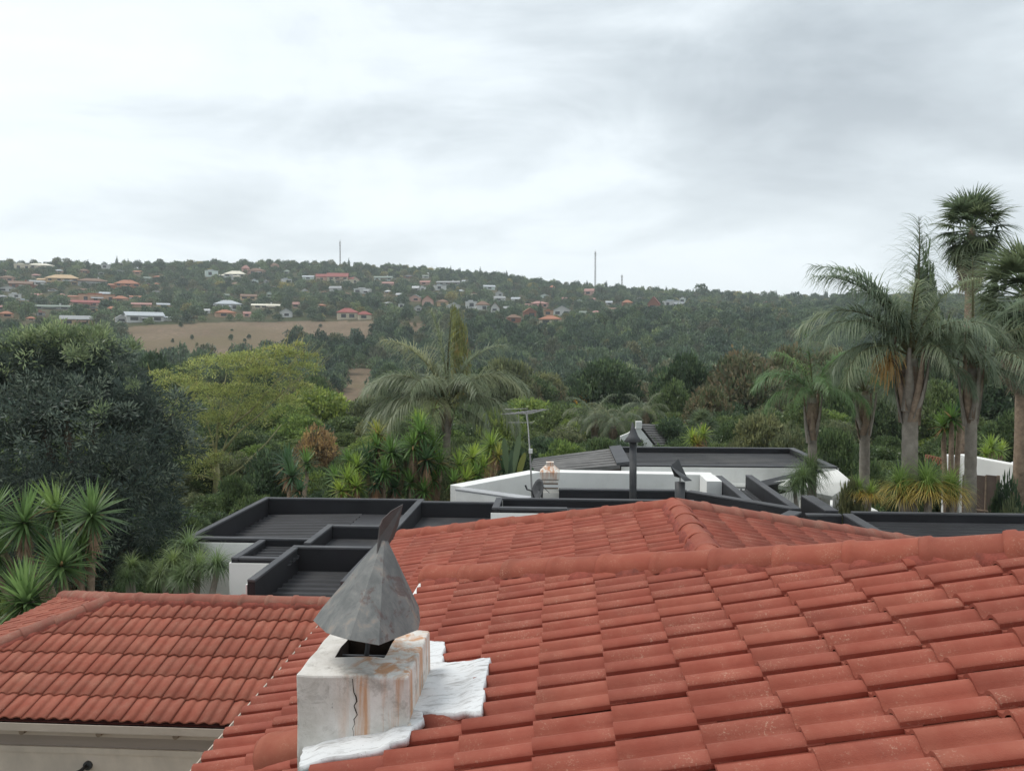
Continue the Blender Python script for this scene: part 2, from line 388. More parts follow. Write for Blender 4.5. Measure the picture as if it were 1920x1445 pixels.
def bedding(parent, a, b_, wid, h, drop, up=(0, 0, 1), seed=0):
    """rough strip of bedding mortar below a line of ridge tiles"""
    rr = random.Random(seed); a = Vector(a); b_ = Vector(b_); d = b_-a; n = max(6, int(d.length/0.05)); dn = d.normalized()
    side = Vector(up).cross(dn).normalized(); V = []; prof = [(-1, 0), (-0.93, 0.6), (-0.72, 0.95), (0, 1.0), (0.72, 0.95), (0.93, 0.6), (1, 0)]
    ph = rr.random()*9
    for k in range(n+1):
        p = a+d*(k/n)
        for (s_, q) in prof:
            j_ = 1+0.10*math.sin(k*0.9+ph+s_)+rr.uniform(-0.07, 0.07)
            V.append(p+side*(s_*wid*j_)+Vector((0, 0, -drop+(h+drop)*q*(1+rr.uniform(-0.06, 0.04)) if q else -drop)))
    m_ = len(prof); Fs = [(i_*m_+k, i_*m_+k+1, (i_+1)*m_+k+1, (i_+1)*m_+k) for i_ in range(n) for k in range(m_-1)]
    me = pymesh('mortar_bedding', V, Fs, M_MORTAR, True); o = link('mortar_bedding', me, parent, local=True)
    return o

T1 = 0.23; K1 = 1.625                       # near roof: z = -K1 + T1*x
def p1(x, y, o=0.0): return Vector((x, y, -K1+T1*x+o))
KW = 2.0
def pw(x, y, o=0.0): return Vector((x, y, -KW+T1*x+o))
tile_me = tile_mesh('tile', M_TILE); tileL_me = tile_mesh('tile', M_TILEL, 0.46, 0.58)
ridge_me = ridge_mesh('ridge_tile', M_RIDGE); ridgeL_me = ridge_mesh('ridge_tile', M_RIDGEL)

# --- upper house: its roof slopes down to the left, its far end is hipped
EX1 = -1.065; HY = lambda x: 5.555-0.58*x     # hip line in plan
RX1 = 4.3
upper = thing('tiled_house', 'house with the large near red tile roof that fills the lower right', 'house', (1.5, 3, -7.2))
slope1 = MB().slab([p1(EX1+.03, -0.6, -.035), p1(RX1, -0.6, -.035), p1(RX1, HY(RX1), -.035), p1(EX1+.03, HY(EX1), -.035)], (0, 0, 1), 0.06).build('roof_slope', M_UNDER, upper)
hipn = Vector((-0.58, -1, 0)).normalized()    # keep the near side of the hip
hip_pt = p1(0, HY(0)-0.055)
CH = dict(x0=-1.213, x1=-0.695, y0=3.52, y1=4.13, top=-1.495)
def skip1(c): return CH['x0'] < c.x < CH['x1']-.05 and CH['y0']+.1 < c.y < CH['y1']-.1
nrow = int((RX1-EX1)/math.cos(math.atan(T1))/GAUGE)+1
nt1 = tile_roof(slope1, tile_me, p1(EX1, 6.4), (-1, 0, -T1), nrow, 5.4, [(hip_pt, hipn)], skip1)
ra, rb = p1(EX1-0.02, HY(EX1)+.0, .0), p1(RX1, HY(RX1), .0)
bed = bedding(slope1, p1(EX1+.06, HY(EX1+.06)), rb, 0.15, 0.075, 0.05, seed=2)
ridge_line(slope1, ridge_me, p1(EX1+.02, HY(EX1+.02)), rb, 0.395, lift=0.05)
TE = 0.37
zc = p1(EX1, 0).z
MB().slab([p1(EX1+.03, HY(EX1), -.03), p1(RX1, HY(RX1), -.03), (RX1+2.4, HY(EX1), zc-.03)], (0, 0, 1), 0.05).build('hip_end_slope', M_TILE, upper)
MB().box(EX1+.35, RX1+1.5, -0.4, HY(EX1)-.4, -7.25, zc-.09).build('wall', M_BEIGE, upper)
MB().box(EX1+.03, EX1+.06, -0.6, HY(EX1)-.03, zc-.24, zc-.055).box(EX1+.06, RX1+2, HY(EX1)-.06, HY(EX1)-.03, zc-.24, zc-.055).build('fascia_board', M_TRIM, upper)
# white gutter end poking out below the lowest ridge tile
gm = MB(); ga = p1(EX1+.03, HY(EX1)+.03, -.05)
gm.box(EX1+.0, EX1+1.6, HY(EX1)+.01, HY(EX1)+.09, zc-.13, zc-.03)
gm.box(EX1-.055, EX1-.015, HY(EX1)-.42, HY(EX1)+.05, zc-.06, zc+.015)
gm.build('gutter', M_WHITE, upper)

# --- lower wing: long gabled roof running away, hipped at the far end
EXW, RXW, AY, CYW = -2.12, 1.19, 8.52, 10.10
ZEW = pw(EXW, 0).z; ZRW = pw(RXW, 0).z
wing = thing('tiled_wing', 'lower red tiled wing with a ridge running away, behind the near roof', 'house', (0, 8, -7.2))
slopeW = MB().slab([pw(EXW+.03, 3.2, -.035), pw(-0.6, 3.2, -.035), pw(-0.6, 5.6, -.035), pw(RXW, 4.9, -.035), pw(RXW, AY, -.035), pw(EXW+.03, CYW, -.035)], (0, 0, 1), 0.06).build('roof_slope', M_UNDER, wing)
hl = Vector((AY-CYW, -(RXW-EXW), 0)).normalized()
def skipW(c):
    return c.y < HY(max(c.x, EX1))-0.35 and c.x > EX1+0.25
tile_roof(slopeW, tile_me, pw(EXW, 10.2), (-1, 0, -T1), 11, 6.6, [(Vector((RXW, AY-.06, 0)), hl), (Vector((RXW-.05, 0, 0)), Vector((-1, 0, 0)))], skipW)
def pr(x, y, o=0.0): return Vector((x, y, ZRW-T1*(x-RXW)+o))
EXR = 2*RXW-EXW
slopeR = MB().slab([pr(RXW, 4.9, -.035), pr(EXR-.03, 4.9, -.035), pr(EXR-.03, CYW, -.035), pr(RXW, AY, -.035)], (0, 0, 1), 0.06).build('roof_slope', M_UNDER, wing)
hr = Vector((-(CYW-AY), -(EXR-RXW), 0)).normalized(); hr = Vector(((CYW-AY), -(EXR-RXW), 0)).normalized()
tile_roof(slopeR, tile_me, pr(EXR, 6.6), (1, 0, -T1), 11, 3.6, [(Vector((RXW, AY-.06, 0)), hr), (Vector((RXW+.05, 0, 0)), Vector((1, 0, 0)))])
for a_, b_, m_, up_ in ((pw(EXW+.05, CYW-.03), pw(RXW, AY), ridge_me, 0), (pr(EXR-.05, CYW-.03), pr(RXW, AY), ridgeL_me, 1)):
    bedding(slopeW, a_, b_, 0.14, 0.06, 0.05, seed=4+up_); ridge_line(slopeW, m_, a_, b_, 0.40, lift=0.03)
bedding(slopeW, pw(RXW, 5.2), pw(RXW, AY+.05), 0.155, 0.085, 0.05, seed=9)
ridge_line(slopeW, ridge_me, pw(RXW, 5.3), pw(RXW, AY-.0), 0.41, lift=0.03, jit=0.003)
MB().slab([pw(EXW+.03, CYW, -.04), pw(RXW, AY, -.04), pr(EXR-.03, CYW, -.04)], (0, 0, 1), 0.05).build('hip_end_slope', M_TILE, wing)
MB().box(EXW+.4, EXR-.4, 3.3, CYW-.4, -7.25, ZEW-.10).build('wall', M_BEIGE, wing)
MB().box(EXW+.03, EXW+.055, 3.2, CYW, ZEW-.26, ZEW-.055).build('fascia_board', M_TRIM, wing)
g_ = MB(); n_ = 7      # half-round gutter along the left eave
P_ = []
for k in range(n_+1):
    an = math.pi*(k/n_); P_.append((EXW-.03+math.cos(an)*.05, ZEW-.035-math.sin(an)*.05))
Vg = [(x, y, z) for y in (3.2, CYW) for (x, z) in P_]+[(x*0.94+(EXW-.03)*0.06, y, z+.004) for y in (3.2, CYW) for (x, z) in P_]
q = n_+1
g_.add(Vg, [(k, k+1, q+k+1, q+k) for k in range(n_)]+[(2*q+k, 3*q+k, 3*q+k+1, 2*q+k+1) for k in range(n_)])
g_.box(EXW-.088, EXW-.079, 3.2, CYW, ZEW-.045, ZEW-.028)
g_.build('gutter', M_TRIM, wing)

# --- left outbuilding: hipped roof facing the camera
TL = 0.30; LY0, LYR, LY1 = 8.80, 11.08, 13.30; LX0 = -8.72; LXR = -6.50; LZE = -4.365; LZR = LZE+TL*(LYR-LY0)
LX1 = -2.2
def pl(x, y, o=0.0): return Vector((x, y, LZE+TL*(y-LY0)+o))
def pll(x, y, o=0.0): return Vector((x, y, LZE+TL*(x-LX0)+o))
outb = thing('tiled_outbuilding', 'low outbuilding with a hipped weathered red tile roof at lower left', 'house', (-5.5, 11, -7.2))
slopeL = MB().slab([pl(LX0+.03, LY0+.03, -.035), pl(LX1, LY0+.03, -.035), pl(LX1, LYR, -.035), pl(LXR, LYR, -.035)], (0, 0, 1), 0.06).build('roof_slope', M_UNDER, outb)
hn = Vector((LYR-LY0, -(LXR-LX0), 0)).normalized()
tile_roof(slopeL, tileL_me, pl(LX0, LY0), (0, -1, -TL), 7, 6.6, [(Vector((LXR, LYR-.05, 0)), hn), (Vector((0, LYR-.05, 0)), Vector((0, -1, 0)))], GAUGE=0.392)
slopeLL = MB().slab([pll(LX0+.03, LY0+.03, -.035), pll(LXR, LYR, -.035), pll(LX0+.03, LY1-.03, -.035)], (0, 0, 1), 0.06).build('roof_slope', M_UNDER, outb)
hn2 = Vector((-(LYR-LY0), (LXR-LX0), 0)).normalized(); hn3 = Vector((-(LYR-LY0), -(LXR-LX0), 0)).normalized()
tile_roof(slopeLL, tileL_me, pll(LX0, LY1), (-1, 0, -TL), 7, 4.5, [(Vector((LXR-.05, LYR, 0)), hn2), (Vector((LXR-.05, LYR, 0)), hn3)], GAUGE=0.392)
MB().slab([Vector((LX0, LY1, LZE-.03)), Vector((LXR, LYR, LZR-.03)), Vector((LX1, LYR, LZR-.03)), Vector((LX1, LY1, LZE-.03))], (0, 0, 1), 0.05).build('far_roof_slope', M_TILEL, outb)
for a_, b_ in ((Vector((LX0+.05, LY0+.05, LZE)), Vector((LXR, LYR, LZR))), (Vector((LX0+.05, LY1-.05, LZE)), Vector((LXR, LYR, LZR))), (Vector((LXR-.05, LYR, LZR)), Vector((LX1+.3, LYR, LZR)))):
    bedding(slopeL, a_, b_, 0.15, 0.055, 0.05, seed=int(a_.y*10)); ridge_line(slopeL, ridgeL_me, a_, b_, 0.385, lift=0.02)
MB().box(LX0+.45, LX1, LY0+.42, LY1-.4, -7.25, LZE-.03).build('wall', M_BEIGE, outb)
MB().box(LX0+.0, LX1, LY0+.20, LY0+.42, LZE-.20, LZE-.15).build('soffit', M_TRIM, outb)
MB().box(LX0+.0, LX1, LY0+.03, LY0+.055, LZE-.19, LZE-.035).box(LX0+.03, LX0+.055, LY0+.03, LY1, LZE-.19, LZE-.035).build('fascia_board', M_TRIM, outb)
MB().box(LX0-.02, LX1+.02, LY0-.085, LY0-.078, LZE-.085, LZE+.002).box(LX0-.02, LX1+.02, LY0-.085, LY0+.03, LZE-.09, LZE-.084).box(LX0-.085, LX0-.078, LY0-.08, LY1, LZE-.085, LZE+.002).build('gutter', M_TRIM, outb)
for bx_ in (at(42, 1366, LY0-.04).x, at(186, 1370, LY0-.04).x, at(330, 1374, LY0-.04).x):
    MB().tube([(bx_, LY0-.06, LZE-.115), (bx_, LY0+.02, LZE-.115)], 0.035, 10).build('gutter_bracket', M_BOOT, outb)
YWL = LY0+.42
zc1 = at(100, 1398, YWL).z
MB().box(LX0+.44, LX1, YWL-.055, YWL-.002, zc1-.05, zc1+.02).build('wall_moulding', M_BEIGE, outb)
MB().box(LX0+.44, LX1, YWL-.02, YWL-.001, zc1+.022, zc1+.15).build('frieze_band', plain('brown_frieze', (0.36, 0.30, 0.26), 0.8, 0.06, 1.0), outb)
lampo = thing('wall_lamp', 'small round grey lamp on the beige wall under the gutter', 'lamp', tuple(at(165, 1434, YWL)))
lp = at(166, 1433, YWL)
MB().tube([lp, lp+Vector((0, -.03, 0))], 0.055, 16).build('lamp_base', M_DKMETAL, lampo, smooth=False)
MB().tube([lp+Vector((-.01, -.03, 0)), lp+Vector((-.01, -.13, .0)), lp+Vector((-.02, -.17, -.02)), lp+Vector((-.02, -.26, -.06))], [.022, .022, .05, .062], 14).build('lamp_head', M_DKMETAL, lampo, smooth=True)
MB().tube([lp+Vector((-.05, -.05, -.01)), lp+Vector((-.06, -.06, -.12)), lp+Vector((-.06, -.04, -.22))], .008, 6).build('cable', M_DKMETAL, lampo)

# ------------------------------------------------------------------ chimney with flashing and metal cowl
mch, t, b = material('stained_white_chimney', 0.85, 0.2)
v = objcoord(t); sx = N(t, 'ShaderNodeSeparateXYZ'); t.links.new(v, sx.inputs[0])
n1 = noise(t, v, 9, 8, 0.65, 0.3); n2 = noise(t, v, 30, 6, 0.7)
col = mixc(t, ramp(t, n1, [(0.35, 0.0), (0.7, 1.0)]).outputs[0], (0.58, 0.55, 0.50), (0.74, 0.71, 0.67))
ms_ = N(t, 'ShaderNodeMapping'); t.links.new(v, ms_.inputs[0]); ms_.inputs['Scale'].default_value = (11, 11, 0.9)
st_ = noise(t, ms_.outputs[0], 1.2, 6, 0.6, 0.5)
# rust washed down from the cowl: a band on the right of the front face and along the right side
band = ramp(t, math_(t, 'MULTIPLY_ADD', sx.outputs[0], 1.0, 1.6), [(0.55, 0.0), (0.68, 1.0), (0.92, 1.0)])
rust = math_(t, 'MULTIPLY', ramp(t, st_, [(0.46, 0.0), (0.60, 1.0)]).outputs[0], band.outputs[0])
col = mixc(t, math_(t, 'MULTIPLY', rust, 0.8), col, (0.52, 0.235, 0.085))
gr = ramp(t, noise(t, v, 6, 8, 0.75, 0.6), [(0.53, 0.0), (0.66, 1.0)])
col = mixc(t, math_(t, 'MULTIPLY', gr.outputs[0], 0.62), col, (0.26, 0.235, 0.205))
sp_ = ramp(t, n2, [(0.66, 0.0), (0.73, 1.0)])
col = mixc(t, math_(t, 'MULTIPLY', sp_.outputs[0], 0.6), col, (0.10, 0.085, 0.07))
t.links.new(col, b.inputs['Base Color']); bump(t, b, math_(t, 'ADD', n1, n2), 0.5, 0.012)
mfl, t, b = material('white_flashing_paint', 0.7, 0.3)
v = objcoord(t); n1 = noise(t, v, 14, 8, 0.7, 0.5); n2 = noise(t, v, 45, 5, 0.7)
ap = N(t, 'ShaderNodeMapping'); t.links.new(v, ap.inputs[0]); ap.inputs['Scale'].default_value = (1.0, 3.2, 1.0)
col = mixc(t, ramp(t, noise(t, ap.outputs[0], 9, 8, 0.72, 0.6), [(0.50, 0.0), (0.66, 0.9)]).outputs[0], (0.66, 0.67, 0.675), (0.33, 0.32, 0.31))
col = mixc(t, ramp(t, n2, [(0.64, 0.0), (0.70, 0.7)]).outputs[0], col, (0.14, 0.13, 0.125))
t.links.new(col, b.inputs['Base Color']); bump(t, b, n1, 0.12, 0.008)
chim = thing('chimney', 'squat stained white chimney stack with rust streaks on the red roof', 'chimney', ((CH['x0']+CH['x1'])/2, 3.95, -2.0))
x0, x1, y0, y1, zt = CH['x0'], CH['x1'], CH['y0'], CH['y1'], CH['top']
hx0, hx1, hy0, hy1 = -1.095, -0.85, 3.74, 3.99
def rough_box(mb, X0, X1, Y0, Y1, Z0, Z1): mb.box(X0, X1, Y0, Y1, Z0, Z1)
# stack as a solid ring with a flue opening
O = [(x0, y0), (x1, y0), (x1, y1), (x0, y1)]; I = [(hx0, hy0), (hx1, hy0), (hx1, hy1), (hx0, hy1)]
zb = -3.4
V = [(p[0], p[1], zb) for p in O]+[(p[0], p[1], zt) for p in O]+[(p[0], p[1], zt) for p in I]
Fs = [(k, (k+1) % 4, 4+(k+1) % 4, 4+k) for k in range(4)]+[(4+k, 4+(k+1) % 4, 8+(k+1) % 4, 8+k) for k in range(4)]
me = pymesh('stack', V, Fs, mch); bm = bmesh.new(); bm.from_mesh(me)
bmesh.ops.subdivide_edges(bm, edges=bm.edges[:], cuts=9, use_grid_fill=True)
for vv in bm.verts:
    n_ = Vector((math.sin(vv.co.x*31+vv.co.z*17), math.cos(vv.co.y*29+vv.co.z*23), math.sin(vv.co.x*19+vv.co.y*27)))*0.004
    if abs(vv.co.z-zt) > 0.001 or True: vv.co += n_
for f in bm.faces: f.smooth = False
bm.to_mesh(me); bm.free()
stk = link('stack', me, chim); bv = stk.modifiers.new('bevel', 'BEVEL'); bv.width = 0.01; bv.segments = 2; bv.limit_method = 'ANGLE'; bv.angle_limit = math.radians(50)
fl = MB(); V = [(p[0], p[1], zt-.003) for p in I]+[(p[0], p[1], zt-.9) for p in I]
fl.add(V, [((k+1) % 4, k, 4+k, 4+(k+1) % 4) for k in range(4)]+[(4, 5, 6, 7)]); fl.build('flue', M_BLKHOLE, chim)
# crack down the front and a patch of orange wash-off
rr = random.Random(5); cpts = []
for k in range(15):
    tt = k/14; cpts.append(at(660+rr.uniform(-3, 3)+tt*4+(5 if 3 < k < 9 else 0), 1272+tt*118, y0-.006))
V = []
for k, p in enumerate(cpts):
    wd = 0.0008+0.0026*math.sin(math.pi*min(1, k/13+.1))*rr.uniform(.5, 1.2); V += [p+Vector((-wd, 0, 0)), p+Vector((wd, 0, 0))]
MB().add(V, [(2*k, 2*k+1, 2*k+3, 2*k+2) for k in range(14)]).build('crack', M_BLKHOLE, chim)
# flashing: bumpy painted sheet over the tiles on the right, apron in front
def inside(poly, x, y):
    c = False; j = len(poly)-1
    for i_ in range(len(poly)):
        if (poly[i_][1] > y) != (poly[j][1] > y) and x < (poly[j][0]-poly[i_][0])*(y-poly[i_][1])/(poly[j][1]-poly[i_][1])+poly[i_][0]: c = not c
        j = i_
    return c
PROF = [(-0.012, 0.004), (0.018, 0.003), (0.045, 0.012), (0.070, 0.035), (0.096, 0.048), (0.122, 0.042), (0.140, 0.020), (0.152, 0.003), (0.176, 0.005), (0.198, 0.018), (0.222, 0.040), (0.250, 0.050), (0.282, 0.043), (0.3035, 0.027)]
def tile_height(x, y):
    sl = (x-EX1)*math.sqrt(1+T1*T1); dl = sl % GAUGE; v_ = (6.4-y) % COVER
    return 0.026*(1-dl/TLEN)+float(np.interp(v_, [q[0] for q in PROF], [q[1] for q in PROF]))
def flash_sheet(name, poly, off, seed, parent):
    rr = random.Random(seed); st = 0.013; xs = [p[0] for p in poly]; ys = [p[1] for p in poly]; ix = {}; V = []; Fs = []
    nx = int((max(xs)-min(xs))/st)+2; ny = int((max(ys)-min(ys))/st)+2
    def vid(i_, j_):
        if (i_, j_) not in ix:
            x = min(xs)+i_*st+rr.uniform(-.003, .003); y = min(ys)+j_*st+rr.uniform(-.003, .003); roll = max(tile_height(x+a_*.022, y+b_*.022) for a_ in (-2, -1, 0, 1, 2) for b_ in (-2, -1, 0, 1, 2))
            V.append(p1(x, y, off+roll+0.003*math.sin(x*37+y*23))); ix[(i_, j_)] = len(V)-1
        return ix[(i_, j_)]
    for i_ in range(nx):
        for j_ in range(ny):
            cx_, cy_ = min(xs)+(i_+.5)*st, min(ys)+(j_+.5)*st
            if inside(poly, cx_, cy_): Fs.append((vid(i_, j_), vid(i_+1, j_), vid(i_+1, j_+1), vid(i_, j_+1)))
    o = link(name, pymesh(name, V, Fs, mfl, True), parent)
    sm_ = o.modifiers.new('soft', 'SMOOTH'); sm_.factor = .5; sm_.iterations = 16
    so = o.modifiers.new('thick', 'SOLIDIFY'); so.thickness = 0.035; so.offset = -1
    return o
def on1(px, py, o=0.05):
    d = ray(px, py); s = (-K1+o)/(d[2]-T1*d[0]); return (d[0]*s, d[1]*s)
flash_sheet('flashing', [on1(*p) for p in ((770, 1345), (905, 1345), (912, 1300), (924, 1238), (832, 1248), (838, 1210), (775, 1206), (735, 1250))], 0.007, 1, chim)
flash_sheet('flashing_apron', [on1(*p) for p in ((555, 1446), (690, 1416), (772, 1394), (776, 1372), (800, 1356), (790, 1330), (745, 1335), (565, 1400))], 0.005, 3, chim)
# rounded fillet of rusty mortar where stack meets the apron
fp = [at(562, 1432, y0-.012), at(610, 1424, y0-.015), at(655, 1413, y0-.015), at(700, 1395, y0-.015), at(745, 1380, y0-.015), at(768, 1364, y0-.01), on1(778, 1345), on1(787, 1310), on1(797, 1275)]
fp = [Vector(p) if len(p) == 3 else p1(p[0], p[1], 0.05) for p in fp]
MB().tube(fp, [.010, .012, .013, .012, .013, .016, .018, .016, .012], 8).build('mortar_fillet', mch, chim, smooth=True)
# short run of ridge tiles dropping to the lower left of the chimney
ridge_line(slope1, ridge_me, (-1.52, 3.97, -2.11), (-1.08, 3.88, -1.95), 0.44, lift=-0.01)

mcw, t, b = material('weathered_sheet_metal', 0.48, 0.5)
b.inputs['Metallic'].default_value = 0.1; b.inputs['Roughness'].default_value = 0.62
v = objcoord(t); ms_ = N(t, 'ShaderNodeMapping'); t.links.new(v, ms_.inputs[0]); ms_.inputs['Scale'].default_value = (8, 8, 1.4)
n1 = noise(t, ms_.outputs[0], 1.5, 7, 0.65, 0.4); n2 = noise(t, v, 7, 8, 0.7, 0.5); n3 = noise(t, v, 40, 5, 0.7)
col = mixc(t, ramp(t, n1, [(0.36, 0.0), (0.60, 1.0)]).outputs[0], (0.105, 0.110, 0.108), (0.185, 0.186, 0.178))
col = mixc(t, math_(t, 'MULTIPLY', ramp(t, n1, [(0.53, 0.0), (0.66, 1.0)]).outputs[0], 0.6), col, (0.28, 0.20, 0.145))
ru = ramp(t, n2, [(0.56, 0.0), (0.62, 1.0)])
col = mixc(t, math_(t, 'MULTIPLY', ru.outputs[0], 0.8), col, (0.10, 0.062, 0.056))
col = mixc(t, math_(t, 'MULTIPLY', ramp(t, n3, [(0.63, 0.0), (0.70, 1.0)]).outputs[0], 0.4), col, (0.09, 0.07, 0.065))
t.links.new(col, b.inputs['Base Color']); bump(t, b, n3, 0.15, 0.004)
cowl = thing('chimney_cowl', 'rusty grey sheet metal wind cowl with upright vane above the white chimney', 'cowl', tuple(at(690, 1215, 3.841)))
apex = at(721, 1002, 3.879)
rim = [at(735, 1120, 4.014), at(785, 1138, 3.908), at(787, 1163, 3.802), at(784, 1180, 3.725), at(747, 1194, 3.590), at(710, 1209, 3.474), at(655, 1199, 3.474), at(612, 1186, 3.551), at(588, 1163, 3.706), at(604, 1140, 3.860), at(650, 1118, 3.976)]
V = []; Fs = []
tops = []
for k, p in enumerate(rim):
    a_ = apex+(p-apex).normalized()*0.035; tops.append(a_)
for k in range(len(rim)):
    V += [tops[k], tops[k]+(rim[k]-tops[k])*0.5, rim[k]]
for k in range(len(rim)-1):
    Fs += [(3*k, 3*k+1, 3*k+4, 3*k+3), (3*k+1, 3*k+2, 3*k+5, 3*k+4)]
me = pymesh('hood', V, Fs, mcw); hood = link('hood', me, cowl)
so = hood.modifiers.new('thick', 'SOLIDIFY'); so.thickness = 0.004; so.offset = 0
vp = [at(754, 945, 4.130), at(733, 957, 3.995), at(716, 973, 3.899), at(711, 985, 3.860), at(708, 1010, 3.841), at(704, 1064, 3.763), at(716, 1040, 3.821), at(733, 1012, 3.956), at(745, 985, 4.053)]
nv = (vp[5]-vp[0]).cross(vp[3]-vp[0]).normalized()
MB().slab(vp, nv, 0.006).build('vane', plain('rusty_vane_metal', (0.062, 0.057, 0.055), 0.6, 0.3, 9, dirt=((0.06, 0.042, 0.038), 0.7)), cowl)
MB().tube([at(686, 1240, 3.841), at(700, 1120, 3.841), at(715, 1015, 3.860)], 0.012, 8).build('spindle', M_DKMETAL, cowl)
MB().box(hx0-.0, hx1+.0, 3.86, 3.875, zt-.06, zt-.04).build('spindle_bracket', M_DKMETAL, cowl)

# ------------------------------------------------------------------ neighbours' flat roofs
def ribbed(name, x0, x1, y0, y1, z, parent, along='x', pitch=0.22, h=0.04, mat=None, slope=0.0):
    mb = MB(); a, b_ = (y0, y1) if along == 'x' else (x0, x1); n = max(1, int((b_-a)/pitch)); pts = []
    for k in range(n):
        p = a+k*(b_-a)/n; w_ = (b_-a)/n
        pts += [(p, 0), (p+w_*0.58, 0), (p+w_*0.68, h), (p+w_*0.90, h)]
    pts.append((b_, 0)); c0, c1 = (x0, x1) if along == 'x' else (y0, y1)
    V = []
    for (p, q_) in pts:
        for c in (c0, c1):
            zz = z+q_+slope*((c-c0)/(c1-c0)); V.append((c, p, zz) if along == 'x' else (p, c, zz))
    return mb.add(V, [(2*k, 2*k+1, 2*k+3, 2*k+2) for k in range(len(pts)-1)]).build(name, mat or M_DECK, parent)
def parapet(parent, x0, x1, y0, y1, zt, zb, cope=0.05, mat=None):
    o = MB().box(x0+.006, x1-.006, y0+.006, y1-.006, zb, zt-cope).build('parapet', mat or M_BLACK, parent)
    MB().box(x0, x1, y0, y1, zt-cope+.001, zt).build('coping', M_COPE if mat is None else M_WHITE, o, bevel=0.012)
    return o
def strip(parent, pts, width, zt, zb, mat, name='parapet', cope=None):
    """wall of even width along a plan polyline (left side offset)"""
    for a_, b_ in zip(pts[:-1], pts[1:]):
        a_ = Vector((a_[0], a_[1], 0)); b_ = Vector((b_[0], b_[1], 0)); d = (b_-a_).normalized(); nn = Vector((-d.y, d.x, 0))*width
        o = MB().prism([(a_.x, a_.y), (b_.x, b_.y), (b_+nn).to_tuple()[:2], (a_+nn).to_tuple()[:2]], zb, zt-(0.05 if cope else 0)).build(name, mat, parent, bevel=0.02)
        if cope:
            e = d*0.01; m2 = nn.normalized()*0.01
            MB().prism([((a_-e-m2).x, (a_-e-m2).y), ((b_+e-m2).x, (b_+e-m2).y), ((b_+e+nn+m2).x, (b_+e+nn+m2).y), ((a_-e+nn+m2).x, (a_-e+nn+m2).y)], zt-.049, zt).build('coping', cope, o, bevel=0.012)

nb = thing('flat_roofed_house', 'white house with black parapeted flat roofs below the red roofs', 'house', (-4, 18, -7.2))
Z = -4.0
def pbox(x0, x1, y0, y1, dz=0.0, zb=-5.0): return parapet(nb, x0, x1, y0, y1, Z+dz, zb)
pbox(-7.92, -7.78, 16.2, 20.75); pbox(-7.78, -3.79, 20.61, 20.74, -.003); pbox(-3.63, -1.6, 20.34, 20.48, -.003); pbox(-7.78, -5.23, 16.21, 16.35, -.003)
pbox(-3.79, -3.63, 13.3, 20.75, 0, -5.1); pbox(-5.22, -5.08, 15.71, 17.4, .05); pbox(-5.08, -3.80, 17.26, 17.39, .047); pbox(-5.42, -3.80, 15.56, 15.70, 0, -5.1)
pbox(-6.32, -6.18, 14.75, 16.19, -.02); pbox(-6.18, -5.43, 14.76, 14.89, -.023); pbox(-5.42, -5.28, 13.3, 15.55, -.003, -5.1)
ribbed('roof_sheet', -7.77, -5.24, 16.36, 20.60, -4.48, nb, pitch=0.30, slope=0.06)
MB().box(-5.23, -3.80, 17.4, 20.60, -4.7, -4.40).build('roof_deck', M_DECK, nb)
MB().box(-5.07, -3.80, 15.71, 17.25, -4.6, -4.24).build('roof_deck', M_DECK, nb)
ribbed('roof_sheet', -6.17, -5.23, 14.9, 16.19, -4.20, nb, pitch=0.2)
ribbed('roof_sheet', -5.27, -3.80, 13.31, 15.55, -4.52, nb, pitch=0.26)
MB().box(-3.62, -1.62, 13.6, 20.33, -4.8, -4.40).build('roof_deck', M_DECK, nb)
MB().box(-7.94, -6.33, 16.17, 16.19, -7.25, Z-.10).box(-7.95, -7.925, 16.2, 20.8, -7.25, Z-.1).build('wall', M_WHITE, nb)
MB().box(-6.345, -5.43, 14.72, 14.74, -7.25, Z-.12).box(-6.35, -6.325, 14.74, 16.16, -7.25, Z-.12).build('wall', M_WHITE, nb)
MB().box(-5.45, -5.425, 13.3, 14.7, -7.25, Z-.1).build('wall', M_WHITE, nb)
MB().box(*(lambda p: (p.x-.1, p.x+.08, p.y-.08, p.y+.08, -4.40, -4.26))(onz(903, 966, -4.40))).build('roof_outlet', M_DKMETAL, nb)
# raised white box with its own black cap
ZC = -3.6
parapet(nb, -1.58, -1.42, 17.75, 18.95, ZC, -4.9); parapet(nb, -1.42, 3.1, 18.85, 18.98, ZC-.003, -4.9)
o_ = MB().box(-1.41, 0.10, 17.76, 17.90, -4.9, ZC-.05).build('parapet', M_BLACK, nb)
MB().box(-1.415, 0.11, 17.75, 17.91, ZC-.049, ZC-.004).build('coping', M_COPE, o_)
MB().box(-1.60, -0.10, 17.71, 17.745, -7.25, ZC-.12).build('wall', M_WHITE, nb)
MB().box(-1.41, 3.1, 17.92, 18.84, -4.2, ZC-.2).box(0.12, 3.1, 17.2, 17.9, -4.2, ZC-.22).build('roof_deck', M_DECK, nb)
